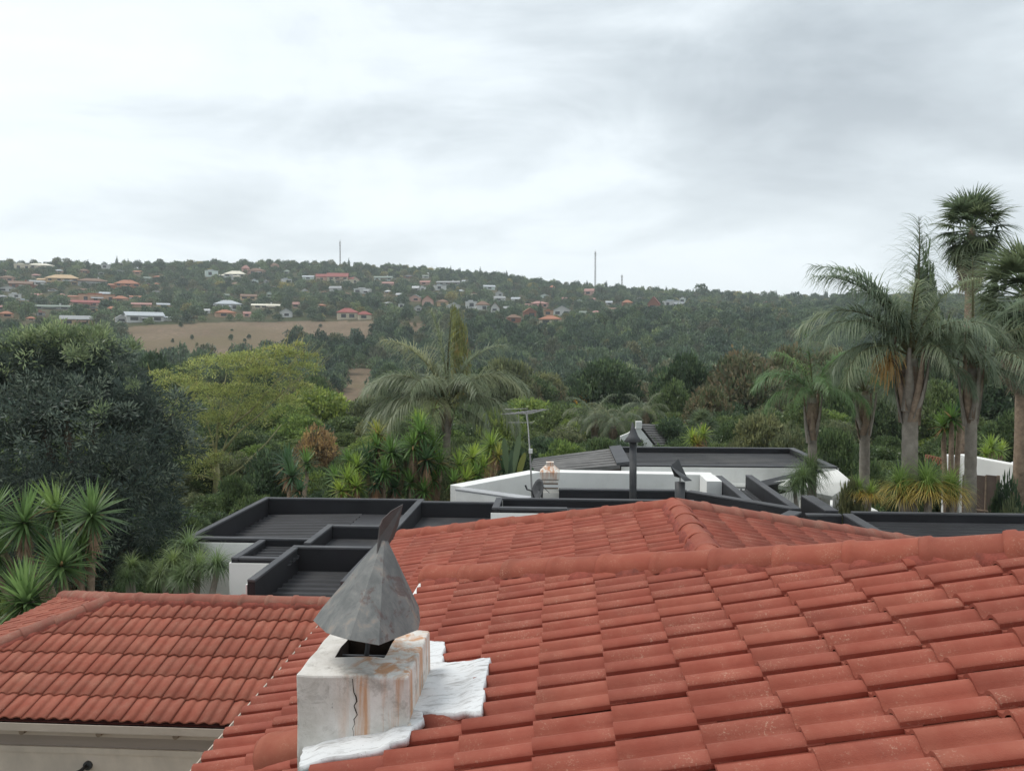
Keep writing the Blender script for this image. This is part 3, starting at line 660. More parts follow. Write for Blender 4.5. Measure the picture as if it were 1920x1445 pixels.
# middle roofs towards the far house
MB().box(-1.2, 4.74, 19.12, 22.5, -4.8, -4.62).build('roof_deck', M_DECK, nb)
parapet(nb, -0.1, 3.5, 22.5, 22.72, Z-.02, -4.9)
parapet(nb, 4.76, 4.96, 21.1, 25.1, Z, -4.9); parapet(nb, 5.72, 5.92, 20.1, 25.3, Z, -4.9)
parapet(nb, 6.44, 6.76, 19.9, 21.9, Z+.0, -5.2); parapet(nb, 6.78, 7.02, 15.2, 19.69, Z-.03, -5.2)
parapet(nb, 5.93, 6.77, 19.66, 19.84, Z-.06, -5.2)
ribbed('roof_sheet', 5.0, 5.69, 19.9, 25.0, -4.42, nb, along='y', pitch=0.12, h=0.03)
strip(nb, [(3.45, 22.4), (5.70, 20.15)], 0.22, Z-.01, -4.9, M_BLACK, cope=M_COPE)
strip(nb, [(5.0, 19.1), (5.6, 20.0)], -0.3, Z-.03, -4.9, M_BLACK, cope=M_COPE)
parapet(nb, 7.03, 13.5, 19.70, 19.86, Z-.003, -5.2)
ribbed('roof_sheet', 7.03, 13.5, 14.5, 19.69, -4.27, nb, pitch=0.28, h=0.05)
MB().box(6.3, 13.4, 14.6, 19.3, -7.25, -4.95).build('wall', M_WHITE, nb)
MB().box(-3.5, 6.2, 14, 19.0, -7.25, -5.0).build('wall', M_WHITE, nb)

far = thing('white_house', 'white house with a long black flat roof in front of the trees', 'house', (5, 30, -7.2))
Z2 = -4.2
parapet(far, 2.1, 2.4, 28.6, 33.9, Z2, -4.9); parapet(far, 9.4, 9.65, 28.6, 33.9, Z2, -4.9)
parapet(far, 2.4, 9.4, 33.68, 33.89, Z2-.003, -4.9); parapet(far, 2.4, 9.4, 28.61, 28.85, Z2-.003, -4.9)
ribbed('roof_sheet', 2.41, 9.39, 28.86, 33.67, -4.46, far, pitch=0.35, h=0.03)
MB().box(2.1, 9.6, 28.57, 28.6, -7.25, Z2-.07).box(9.66, 9.69, 28.6, 33.8, -7.25, Z2-.07).build('wall', M_WHITE, far)
MB().box(2.6, 7.0, 28.46, 28.568, -4.92, -4.82).build('wall_ledge', M_WHITE, far)
MB().box(2.9, 6.8, 28.5, 28.566, -5.12, -5.0).build('wall_ledge', M_GREYW, far)
A0 = onz(867, 912, -4.0); A1 = onz(1015, 884, -4.0); A3 = onz(1000, 930, -4.0)
strip(far, [(A0.x, A0.y), (A1.x, A1.y)], 0.5, -4.0, -7.25, M_WHITE)
strip(far, [(A1.x, A1.y-.0), (4.72, A1.y-.25)], 0.5, -4.003, -7.25, M_WHITE)
strip(far, [(A0.x+.02, A0.y-.02), (A3.x, A3.y)], -0.34, -4.006, -7.25, M_WHITE, cope=M_GREYW)
MB().box(4.3, 4.745, 24.0, A1.y-.3, -7.25, -4.0).build('wall', M_WHITE, far)
MB().box(2.0, 7.2, 27.6, 28.4, -7.25, -5.0).build('wall', M_WHITE, far)
# low annex at its right end
MB().box(8.3, 10.3, 26.6, 28.4, -7.25, -5.35).build('wall', M_WHITE, far)
MB().slab([at(1440, 905, 25.5), at(1570, 880, 27.5), at(1600, 905, 26.2), at(1560, 930, 25.3)], (0, 0, 1), 0.12).build('annex_roof', M_WHITE, far)
MB().slab([at(1398, 908, 25.2), at(1500, 884, 27.4), at(1540, 882, 27.6), at(1545, 888, 27.3), at(1430, 912, 24.9)], (0, 0, 1), 0.35).build('annex_parapet', M_BLACK, far)
for px_, w_ in ((1548, 18), (1574, 10)):
    p = at(px_, 900, 26.3); MB().box(p.x-w_/115, p.x+w_/115, p.y, p.y+.35, -7.2, -4.75).build('pillar', M_WHITE, far)
# grey shingled lean-to roof
lean = thing('lean_to_roof', 'grey shingled sloping roof left of the long black flat roof', 'roof', tuple(at(1080, 880, 29)))
LP = [at(990, 888, 27.2), at(1163, 873, 28.3), at(1148, 841, 32.5), at(1000, 860, 31.5)]
nl = (LP[1]-LP[0]).cross(LP[3]-LP[0]).normalized()
MB().slab(LP, nl, 0.10).build('roof_plane', M_SHING, lean)
for r_ in range(7):
    a0 = LP[0].lerp(LP[3], r_/7); a1 = LP[1].lerp(LP[2], r_/7); b0 = LP[0].lerp(LP[3], (r_+1.12)/7); b1 = LP[1].lerp(LP[2], (r_+1.12)/7)
    u_ = nl*0.032; l_ = nl*0.010
    MB().slab([a0+u_, a1+u_, b1+l_, b0+l_], nl, 0.03).build('shingle_course', M_SHING, lean)
MB().slab([LP[1]+nl*.1+Vector((-.12, 0, 0)), LP[1]+nl*.14+Vector((.35, 0, .02)), LP[2]+nl*.14+Vector((.35, 0, .02)), LP[2]+nl*.1+Vector((-.12, 0, 0))], nl, 0.1).build('edge_flashing', M_COPE, lean)
MB().slab([LP[0]+Vector((0, .05, -.03)), LP[1]+Vector((0, .05, -.03)), LP[1]+Vector((0, .05, -.32)), LP[0]+Vector((0, .05, -.12))], (0, -1, 0), 0.05).build('fascia_board', plain('dark_brown_fascia', (0.05, 0.035, 0.028)), lean)
MB().prism([(LP[0].x, 27.9), (LP[1].x, 28.9), (LP[2].x, 32), (LP[3].x, 31)], -7.25, -4.75).build('wall', M_WHITE, lean)

# small rusty white chimney
mrc, t, b = material('rust_stained_white', 0.8, 0.2)
v = objcoord(t); sx = N(t, 'ShaderNodeSeparateXYZ'); t.links.new(v, sx.inputs[0])
ms_ = N(t, 'ShaderNodeMapping'); t.links.new(v, ms_.inputs[0]); ms_.inputs['Scale'].default_value = (6, 6, 0.8)
hh = ramp(t, math_(t, 'MULTIPLY_ADD', sx.outputs[2], 1.0, 4.3), [(0.30, 0.0), (0.75, 1.0)])
ru = math_(t, 'MULTIPLY', ramp(t, noise(t, ms_.outputs[0], 1.6, 6, 0.7, 0.5), [(0.45, 0.0), (0.60, 1.0)]).outputs[0], hh.outputs[0])
t.links.new(mixc(t, math_(t, 'MULTIPLY', ru, 0.85), (0.76, 0.73, 0.67), (0.55, 0.22, 0.08)), b.inputs['Base Color'])
c_ = at(1031, 900, 23.0)
sch = thing('small_chimney', 'small white chimney with orange rust stains below its cap, beside the antenna', 'chimney', (c_.x, c_.y, -4.7))
MB().box(c_.x-.30, c_.x+.30, 22.75, 23.3, -5.2, -4.16).build('stack', mrc, sch, bevel=.01)
for k in range(3): MB().box(c_.x-.27+.01*k, c_.x+.27-.01*k, 22.78, 23.26, -4.155+k*.13, -4.075+k*.13).build('louvre', mrc if k != 1 else M_WHITE, sch)
MB().box(c_.x-.24, c_.x+.24, 22.84, 23.2, -4.2, -3.78).build('neck', M_BOOT, sch)
zz = -3.79
MB().box(c_.x-.285, c_.x+.285, 22.76, 23.28, zz, zz+.20).build('cap', mrc, sch, bevel=.01)
MB().add([(c_.x-.285, 22.76, zz+.202), (c_.x+.285, 22.76, zz+.202), (c_.x+.285, 23.28, zz+.202), (c_.x-.285, 23.28, zz+.202), (c_.x-.13, 22.9, zz+.36), (c_.x+.13, 22.9, zz+.36), (c_.x+.13, 23.14, zz+.36), (c_.x-.13, 23.14, zz+.36)],
         [(0, 1, 5, 4), (1, 2, 6, 5), (2, 3, 7, 6), (3, 0, 4, 7), (4, 5, 6, 7)]).box(c_.x-.11, c_.x+.11, 22.92, 23.12, zz+.362, zz+.47).build('cap_top', mrc, sch)

# tv antenna
an = thing('television_antenna', 'thin rooftop antenna on a tall pole beside the small white chimney', 'antenna', tuple(at(997, 935, 21.4)))
MB().tube([at(998, 940, 21.4), at(994, 850, 21.4), at(988, 772, 21.4)], [.028, .024, .018], 6).build('pole', M_GALV, an)
MB().tube([at(993, 848, 21.36), at(990, 800, 21.36), at(986, 775, 21.36)], .007, 5).build('cable', M_WHITE, an)
MB().tube([at(966, 776, 21.9), at(1019, 767, 20.6)], .012, 5).build('boom', M_GALV, an)
for k in range(7):
    p = at(966, 776, 21.9).lerp(at(1019, 767, 20.6), (k+.3)/7); l_ = .42-.035*k
    MB().tube([p+Vector((-l_, -.12, 0)), p+Vector((l_, .12, 0))], .007, 5).build('element', M_GALV, an)
MB().tube([at(972, 770, 21.8), at(973, 792, 21.8)], .009, 5).tube([at(946, 767, 21.8), at(990, 766, 21.8)], .008, 5).tube([at(953, 792, 21.8), at(1000, 792, 21.8)], .008, 5).build('reflector', M_GALV, an)
MB().box(*(lambda p: (p.x-.05, p.x+.05, p.y-.08, p.y-.02, p.z-.06, p.z+.06))(at(995, 845, 21.4))).build('junction_box', M_WHITE, an)
# satellite dish seen almost edge-on
ds = thing('satellite_dish', 'dark grey satellite dish seen from the side at the foot of the antenna', 'dish', tuple(at(1010, 934, 20.8)))
dc = at(1011, 920, 20.8); V = []; Fs = []; ax = Vector((-.80, -.52, .30)).normalized(); u_ = ax.cross(Vector((0, 0, 1))).normalized(); v_ = u_.cross(ax)
for i_ in range(5):
    for k in range(18):
        an_ = 2*math.pi*k/18; rr_ = .31*i_/4; V.append(dc+u_*math.cos(an_)*rr_*.85+v_*math.sin(an_)*rr_+ax*(rr_*rr_*0.7))
Fs = [(i_*18+k, i_*18+(k+1) % 18, (i_+1)*18+(k+1) % 18, (i_+1)*18+k) for i_ in range(4) for k in range(18)]
dd = link('reflector', pymesh('reflector', V, Fs, M_DKMETAL, True), ds); s_ = dd.modifiers.new('thick', 'SOLIDIFY'); s_.thickness = .012
MB().tube([dc+v_*-.28+ax*.03, at(997, 920, 20.6), at(988, 917, 20.5), at(985, 909, 20.5)], [.02, .02, .022, .028], 6).build('arm', M_DKMETAL, ds)
MB().tube([dc+ax*-.02, dc-ax*.1, at(1016, 938, 20.9)], .025, 6).tube([at(1012, 905, 20.9), at(1030, 924, 21.1)], .008, 5).build('mount', M_DKMETAL, ds)

# black flues
fl1 = thing('flue_pipe', 'tall black flue pipe with a pointed conical cap', 'flue', tuple(at(1187, 936, 20.5)))
f0 = at(1187, 950, 20.5); f1 = at(1187, 826, 20.5)
MB().tube([(f0.x, f0.y, -4.7), (f1.x, f1.y, f1.z)], 0.093, 14).build('pipe', M_DKMETAL, fl1, smooth=True)
MB().tube([(f1.x, f1.y, f1.z-.02), (f1.x, f1.y, f1.z+.12), (f1.x+.0, f1.y, f1.z+.30), (f1.x-.02, f1.y, f1.z+.47)], [.235, .13, .06, .012], 14).build('cone_cap', M_COPE, fl1, smooth=True)
fl2 = thing('flue_cowl', 'short black flue with a tilted open metal cowl', 'flue', tuple(at(1274, 936, 20.3)))
g0 = at(1275, 902, 20.3)
MB().tube([(g0.x, g0.y, -4.6), (g0.x, g0.y, g0.z-.02)], [.12, .13], 14).build('pipe', M_DKMETAL, fl2, smooth=True)
MB().tube([(g0.x, g0.y, g0.z-.03), (g0.x, g0.y, g0.z+.1)], .02, 6).build('spindle', M_GALV, fl2)
Q = [at(1257, 874, 20.2), at(1272, 861, 20.5), at(1287, 893, 20.5), at(1297, 901, 20.1), at(1284, 902, 19.95), at(1268, 887, 20.0), at(1265, 893, 20.35), at(1272, 895, 20.4)]
me = pymesh('hood', [tuple(q) for q in Q], [(0, 1, 2), (0, 2, 3, 5), (3, 4, 5), (0, 6, 7, 1), (1, 7, 2)], M_DKMETAL); hd = link('hood', me, fl2)
s_ = hd.modifiers.new('thick', 'SOLIDIFY'); s_.thickness = .01

# white gabled house among the trees
gh = thing('gabled_house', 'white gabled house with grey tiled roof half hidden by trees', 'house', tuple(terrain(8.5, 48)*np.array([0, 0, 1])+np.array([6, 48, 0])))
def P48(px, py, Y=48): return at(px, py, Y)
wl = [P48(1163, 845), P48(1163, 818), P48(1178, 812), P48(1197, 798), P48(1228, 838), P48(1228, 850)]
MB().slab(wl, (0, -1, 0), 0.3).build('wall', M_WHITE, gh)
MB().slab([P48(1197, 797), P48(1229, 838), P48(1262, 838, 51), P48(1250, 799, 54)], (0, -.5, .8), 0.15).build('roof', M_SHING, gh)
for k in range(9):
    f0, f1 = k/9, (k+1.1)/9
    a0 = P48(1198, 796.5).lerp(P48(1230, 837.5), f0); a1 = P48(1250, 798.5, 54).lerp(P48(1263, 837.5, 51), f0); b0 = P48(1198, 796.5).lerp(P48(1230, 837.5), f1); b1 = P48(1250, 798.5, 54).lerp(P48(1263, 837.5, 51), f1)
    MB().slab([a0+Vector((0, -.02, .08)), a1+Vector((0, -.02, .08)), b1+Vector((0, -.06, .14)), b0+Vector((0, -.06, .14))], (0, -.5, .8), 0.05).build('tile_course', M_SHING, gh)
MB().box(*(lambda p: (p.x-.18, p.x+.18, p.y-.05, p.y+.35, p.z-.2, p.z+.22))(P48(1198, 797))).build('gable_finial', M_WHITE, gh)

# gate wall, gate and vehicle at the right
gw = thing('gate_wall', 'white wall with a coping behind the palm at right', 'wall', tuple(at(1830, 955, 26)))
ga_, gb_ = at(1792, 850, 27.5), at(1905, 868, 25)
strip(gw, [(ga_.x, ga_.y), (gb_.x, gb_.y)], 0.3, at(1792, 851, 27.5).z, -7.25, M_WHITE, name='wall')
MB().box(ga_.x-.32, ga_.x-.02, ga_.y-.2, ga_.y+.25, -7.25, at(1792, 853, 27.5).z).build('pier', M_WHITE, gw, bevel=.02)
gt = thing('metal_gate', 'brown sheet metal gate with ribs beside the palm trunk', 'gate', tuple(at(1840, 955, 23)))
for k in range(3):
    a_, b_ = at(1806+k*22, 890, 23.6-k*.25), at(1827+k*22, 890, 23.4-k*.25)
    MB().prism([(a_.x, a_.y), (b_.x, b_.y), (b_.x, b_.y+.04), (a_.x, a_.y+.04)], -7.2, a_.z).build('panel', M_BROWNMET, gt)
    MB().box(b_.x-.03, b_.x+.03, b_.y-.06, b_.y+.0, -7.2, a_.z+.02).build('post', M_BOOT, gt)
for zz in (-4.6, -6.3):
    MB().tube([tuple(at(1806, 900, 23.5)*1.0)[:2]+(zz,), tuple(at(1872, 900, 22.8))[:2]+(zz,)], .03, 6).build('rail', M_BOOT, gt)
bw = thing('low_brick_wall', 'low red brick wall and earth bank behind the palms at right', 'wall', tuple(at(1755, 880, 34)))
MBR = plain('red_brick', (0.30, 0.125, 0.075), 0.9, 0.3, 3.0)
pA, pB = at(1738, 855, 35), at(1792, 855, 33)
for r_ in range(7):
    for c in range(10):
        a_ = pA.lerp(pB, (c+(r_ % 2)*.5)/10); z_ = at(1750, 858, 34).z-r_*.12
        MB().box(a_.x-.055, a_.x+.055, a_.y-.05, a_.y+.05, z_-.105, z_).build('brick', MBR, bw)
MB().prism([(pA.x, pA.y+.0), (pB.x, pB.y+.0), (pB.x, pB.y+.2), (pA.x, pA.y+.2)], -7.5, at(1750, 860, 34).z-.02).build('core', plain('mortar_core', (0.2, 0.13, 0.1)), bw)
pk = thing('parked_car', 'white car half hidden behind shrubs at the right edge', 'car', tuple(at(1905, 880, 30)))
q0 = at(1905, 880, 30); cx_, cy_, cz_ = q0.x+.9, q0.y, -6.05
prof = [(-2.1, 0.35), (-2.1, .72), (-1.2, .86), (-.65, 1.34), (.85, 1.38), (1.5, .95), (2.05, .85), (2.1, .35)]
MB().slab([(cx_+p[0], cy_-.8, cz_+p[1]+.45) for p in prof], (0, -1, 0), 1.6).build('body', plain('white_car_paint', (0.75, 0.76, 0.77), 0.25, 0.02, spec=0.6), pk, bevel=.08)
MB().slab([(cx_+p[0], cy_-.815, cz_+p[1]+.45) for p in ((-1.05, .9), (-.6, 1.28), (.8, 1.31), (1.3, .95))], (0, -1, 0), .012).build('side_window', M_GLASS, pk)
for wx in (-1.3, 1.3): MB().tube([(cx_+wx, cy_-.85, cz_+.75), (cx_+wx, cy_-.6, cz_+.75)], .32, 16).build('wheel', M_BLACK, pk)
MB().box(cx_-3, cx_+4, cy_-1.6, cy_+3, -7.3, cz_+.43).build('parking_slab', M_GREYW, None)
_s = bpy.data.objects['parking_slab']; tag(_s, kind='structure')

# ------------------------------------------------------------------ foliage generators
def nrm_(a): return a/np.maximum(np.linalg.norm(a, axis=-1, keepdims=True), 1e-9)
def leafcloud(blobs, n, lpc, clump, leaf, aspect, cols, rng, shell=0.6, out=0.7, up=0.25, jit=0.16, flat=1.0, topw=0.35, tuft=0.35):
    """blobs [(c,(rx,ry,rz))]; n clumps of lpc rhombic leaves"""
    C = np.array([b_[0] for b_ in blobs], float); Rd = np.array([b_[1] for b_ in blobs], float)
    wt = (Rd[:, 0]*Rd[:, 1]+Rd[:, 0]*Rd[:, 2]*2); wt = wt/wt.sum(); bi = rng.choice(len(C), n, p=wt)
    D = nrm_(rng.normal(size=(n, 3))+np.array([0, 0, topw])); rho = shell+(1-shell)*rng.random(n)**0.5
    P = C[bi]+D*Rd[bi]*rho[:, None]
    cl = np.array([c[1] for c in cols]); cw = np.array([c[0] for c in cols], float); ci = rng.choice(len(cl), n, p=cw/cw.sum())
    cc = cl[ci]*2.0*(1+rng.normal(0, jit, (n, 1)))
    m = n*lpc; Pl = np.repeat(P, lpc, 0)+rng.normal(size=(m, 3))*clump*np.array([1, 1, flat]); Dl = np.repeat(D, lpc, 0)
    off_ = Pl-np.repeat(P, lpc, 0); A = nrm_(Dl*out+rng.normal(size=(m, 3))*0.55+off_/max(clump, 1e-6)*tuft+np.array([0, 0, up])); B_ = nrm_(np.cross(A, rng.normal(size=(m, 3))))
    L = leaf*rng.uniform(0.65, 1.3, (m, 1)); W = L*aspect
    V = np.stack([Pl, Pl+A*L*0.5+B_*W*0.5, Pl+A*L, Pl+A*L*0.5-B_*W*0.5], 1).reshape(-1, 3)
    Q_ = np.arange(4*m).reshape(m, 4); col = np.repeat(np.clip(np.repeat(cc, lpc, 0)*(1+rng.normal(0, .12, (m, 1))), .004, .9), 4, 0)
    return V, Q_, col
def straps(O, D, L, wd, droop, nseg, rng, col, taper=0.9, sidev=None, wpow=1.0):
    """ribbon leaves: origins, directions, lengths, widths, droop per unit length"""
    n = len(O); p = O.copy(); d = nrm_(D.copy()); out = []; L = np.broadcast_to(np.asarray(L, float), (n,)); wd = np.broadcast_to(np.asarray(wd, float), (n,)); droop = np.broadcast_to(np.asarray(droop, float), (n,))
    S = nrm_(np.cross(d, np.array([0.02, 0.03, 1.0]))) if sidev is None else sidev
    for k in range(nseg+1):
        f = k/nseg; ww = (wd*0.5*(1-taper*f**wpow))[:, None]
        out.append(p-S*ww); out.append(p+S*ww)
        p = p+d*(L/nseg)[:, None]; d = nrm_(d+np.array([0, 0, -1.0])*(droop/nseg)[:, None])
    V = np.stack(out, 1).reshape(-1, 3); st = 2*(nseg+1); base = np.arange(n)[:, None]*st
    Q_ = np.concatenate([np.stack([base[:, 0]+2*k, base[:, 0]+2*k+1, base[:, 0]+2*k+3, base[:, 0]+2*k+2], 1) for k in range(nseg)])
    col = np.broadcast_to(col, (n, 3))*1.65; return V, Q_, np.repeat(col, st, 0)
def join(parts):
    o = 0; Vs, Qs, Cs = [], [], []
    for (V, Q_, c) in parts:
        Vs.append(V); Qs.append(Q_+o); Cs.append(c); o += len(V)
    return np.concatenate(Vs), np.concatenate(Qs), np.concatenate(Cs)
G_DARK = (0.020, 0.036, 0.024); G_MID = (0.045, 0.075, 0.030); G_OLV = (0.095, 0.105, 0.050); G_LIME = (0.17, 0.20, 0.045)
G_BRN = (0.115, 0.085, 0.042); G_GOLD = (0.34, 0.19, 0.055); G_YEL = (0.50, 0.33, 0.04); G_BLUE = (0.055, 0.08, 0.055)

# ------------------------------------------------------------------ labels for look-alike trees: by look, then by the landmark they stand next to
def place_words(px, py, marks):
    best = min(marks, key=lambda m: ((px-m[0])*1.0)**2+((py-m[1])*1.6)**2); dx, dy = px-best[0], py-best[1]; dist = math.hypot(dx, dy*1.6)
    rel = ('left of' if dx < 0 else 'right of') if abs(dx) > abs(dy)*1.3 else ('above' if dy < 0 else 'below')
    return ('just ' if dist < 22 else 'well ' if dist > 60 else '')+rel+' the '+best[2]
def set_labels(items, limit=16):
    """items: (object, look, where, size); equal ones are told apart by size"""
    d = {}
    for it in items: d.setdefault((it[1], it[2]), []).append(it)
    for (look, where), L in d.items():
        L.sort(key=lambda q: -q[3]); n = len(L)
        pre = {1: [''], 2: ['larger ', 'smaller '], 3: ['largest ', 'medium-sized ', 'smallest ']}.get(n, ['biggest ']+['']*(n-2)+['smallest '])
        for q, pr_ in zip(L, pre): q[0]['label'] = ' '.join((pr_+look+' '+where).split()[:limit])
# ------------------------------------------------------------------ large garden trees
def blob(px, py, Y, rx, ry, rz=None):
    k = Y/FPX; return (np.array(at(px, py, Y)), (rx*k, (rz or rx)*k, ry*k))
def limb_mesh(mb, base, targets, r0, fork=0.35, seed=0, bend=0.12):
    rr = random.Random(seed); base = Vector(base)
    for tg in targets:
        tg = Vector(tg); mid = base.lerp(tg, fork); mid.x = base.x+(tg.x-base.x)*fork*0.35; mid.y = base.y+(tg.y-base.y)*fork*0.35
        j_ = Vector((rr.uniform(-1, 1), rr.uniform(-1, 1), 0))*(tg-base).length*bend*0.5
        m2 = mid.lerp(tg, 0.5)+j_
        mb.tube([base, base.lerp(mid, .6)+j_*.2, mid, m2, tg], [r0, r0*.8, r0*.6, r0*.35, r0*.1], 7, cap=False)
    return mb
# big dark evergreen on the left
dt = thing('evergreen_tree', 'big dense dark green tree with pale new shoots at the left', 'tree', (-13.6, 22, -7.2))
rg = np.random.default_rng(11)
bl = [blob(60, 735, 22, 150, 100), blob(185, 715, 22.5, 85, 80), blob(130, 830, 21, 180, 135), blob(-40, 840, 22, 150, 160), blob(275, 830, 22.5, 80, 85), blob(60, 700, 23, 90, 75),
      blob(215, 930, 21, 130, 110), blob(325, 775, 23, 45, 38), blob(90, 980, 20.5, 140, 110), blob(250, 1010, 21.5, 95, 90), blob(110, 678, 22, 75, 50), blob(238, 755, 22, 55, 55), blob(150, 1050, 21, 120, 70), blob(330, 840, 22.3, 45, 50)]
Vc, Qc, Cc = leafcloud(bl, 3300, 32, 0.095, 0.16, 0.22, [(8, (0.034, 0.050, 0.044)), (4, (0.057, 0.077, 0.065)), (2, (0.088, 0.112, 0.090))], rg, shell=0.60, out=0.7, up=0.1, tuft=0.9, jit=.25)
tips = [blob(*q) for q in ((60, 642, 21.5, 55, 22), (105, 630, 21.5, 45, 20), (170, 640, 22, 45, 22), (30, 665, 21.5, 30, 18), (245, 650, 22, 12, 8), (47, 670, 20.4, 12, 9), (140, 662, 20.4, 20, 9), (187, 655, 20.4, 10, 7), (190, 775, 19.9, 13, 9), (215, 700, 20.8, 9, 6), (45, 805, 19.3, 9, 7), (68, 822, 19.3, 9, 6), (250, 727, 21.2, 8, 8), (160, 675, 20.6, 9, 7), (118, 905, 19, 8, 6), (5, 700, 20.5, 12, 8))]
Vt, Qt, Ct = leafcloud(tips, 330, 16, 0.09, 0.15, 0.24, [(3, (0.14, 0.175, 0.09)), (2, (0.19, 0.22, 0.12)), (2, (0.085, 0.11, 0.065))], rg, shell=0.3, out=0.6, up=0.5)
link('crown', npmesh('crown', *join([(Vc, Qc, Cc)])[:2], M_LEAF, Cc), dt)
link('new_shoots', npmesh('new_shoots', Vt, Qt, M_LEAF, Ct), dt)
mb = limb_mesh(MB(), (-13.6, 22, -7.3), [b_[0] for b_ in bl[:11]], 0.30, seed=3); mb.build('trunk', M_BARK, dt, smooth=True)

# fever tree: open crown of flat yellow-green sprays on pale limbs
ft = thing('fever_tree', 'airy yellow-green tree with pale branching trunk behind the black roofs', 'tree', tuple(at(405, 945, 38)))
rg = np.random.default_rng(12); Yf = 38
limbs = [[(404, 945), (407, 900), (404, 870)], [(404, 870), (400, 830), (385, 780), (350, 730), (310, 705)], [(404, 870), (420, 840), (432, 800), (450, 755), (470, 705)], [(412, 905), (455, 875), (500, 830), (528, 795)],
         [(415, 850), (445, 812), (490, 775), (530, 735), (575, 695)], [(404, 860), (408, 800), (415, 750), (425, 700)], [(432, 800), (470, 770), (505, 730), (540, 690), (560, 665)], [(400, 835), (372, 830), (330, 800)], [(402, 880), (380, 858), (352, 850)], [(425, 820), (400, 770), (380, 720)], [(404, 900), (375, 890), (350, 905), (345, 930)]]
mb = MB()
for k, L in enumerate(limbs):
    r0 = 0.19 if k == 0 else 0.065; npt = len(L)
    mb.tube([at(x, y, Yf+(0 if k == 0 else rg.normal(0, .5)*i_/npt)) for i_, (x, y) in enumerate(L)], [r0*(1-.75*i_/npt*(k > 0)-.15*i_/npt) for i_ in range(npt)], 7)
mb.build('trunk', M_FEVER, ft, smooth=True)
bl = [blob(px, py, Yf+dy, rx, ry) for px, py, dy, rx, ry in ((330, 725, 0, 55, 22), (300, 705, .5, 28, 10), (420, 690, 0, 85, 26), (470, 680, -.8, 60, 22), (540, 672, 0, 40, 14), (565, 690, .5, 35, 10), (500, 710, -.5, 70, 26), (592, 690, .3, 16, 7), (580, 672, .2, 22, 8), (560, 652, 0, 18, 8), (515, 660, .2, 40, 12), (380, 745, -1, 70, 26), (440, 745, .4, 75, 28), (350, 790, 0, 45, 25), (390, 800, -1, 50, 30), (450, 790, 1, 60, 30), (360, 850, 0, 38, 28), (380, 890, -.5, 32, 35), (510, 760, .8, 60, 24), (550, 730, .8, 40, 15), (320, 760, 0, 40, 22), (405, 870, -1, 30, 24), (350, 920, 0, 25, 25))]
Vc, Qc, Cc = leafcloud(bl, 2300, 12, 0.115, 0.12, 0.42, [(5, (0.25, 0.26, 0.088)), (4, (0.20, 0.22, 0.078)), (3, (0.15, 0.175, 0.068)), (1, (0.30, 0.285, 0.11))], rg, shell=0.35, out=0.9, up=0.15, flat=0.45, topw=0.8, jit=.2)
link('crown', npmesh('crown', Vc, Qc, M_LEAF, Cc), ft)
O = []; D = []
for k in range(260):     # thin twigs fraying the upper outline towards the right
    i_ = rg.integers(0, len(bl)); c, r_ = bl[i_]; O.append(c+np.array([rg.uniform(-.8, .8)*r_[0], rg.uniform(-.8, .8)*r_[1], rg.uniform(-.3, .9)*r_[2]])); D.append([rg.uniform(-.2, 1.0), rg.uniform(-.4, .4), rg.uniform(.05, .7)])
Vs_, Qs_, Cs_ = straps(np.array(O), np.array(D), rg.uniform(.5, 1.3, 260), .035, -.1, 3, rg, np.array((0.25, 0.235, 0.09)))
tag(link('twigs', npmesh('twigs', Vs_, Qs_, M_LEAF, Cs_), ft), kind='stuff')

# unit trees (height 1, half-width 1) in several kinds
def unit_tree(kind, seed):
    rg = np.random.default_rng(seed); rr = random.Random(seed); bl = []
    if kind == 'cone':
        for k in range(16):
            f = k/15; r = 0.9*(1-f)**0.75+0.07; bl.append((np.array([rr.uniform(-.25, .25)*r, rr.uniform(-.25, .25)*r, 0.12+0.84*f]), (r*.75, r*.75, .07)))
    elif kind == 'column':
        for k in range(14):
            f = k/13; r = 0.75*math.sin(math.pi*(0.18+0.74*f))+.15; bl.append((np.array([rr.uniform(-.3, .3), rr.uniform(-.3, .3), 0.1+0.84*f]), (r*.7, r*.7, .075)))
    else:
        nb_ = 13 if kind != 'shrub' else 9
        for k in range(nb_):
            an_ = k*2.399+rr.random(); rad = 0.58*math.sqrt((k+.3)/nb_); zz = 0.80-0.36*(rad/.58)**2+rr.uniform(-.11, .08)
            if kind == 'shrub': zz -= 0.12
            q_ = rr.uniform(.30, .46); bl.append((np.array([math.cos(an_)*rad, math.sin(an_)*rad, zz]), (q_, q_, q_*.36)))
        for k in range(6):
            an_ = k*1.05+rr.random(); bl.append((np.array([math.cos(an_)*.55, math.sin(an_)*.55, rr.uniform(.28, .45) if kind != 'shrub' else rr.uniform(.1, .3)]), (.4, .4, .15)))
    return bl, rg
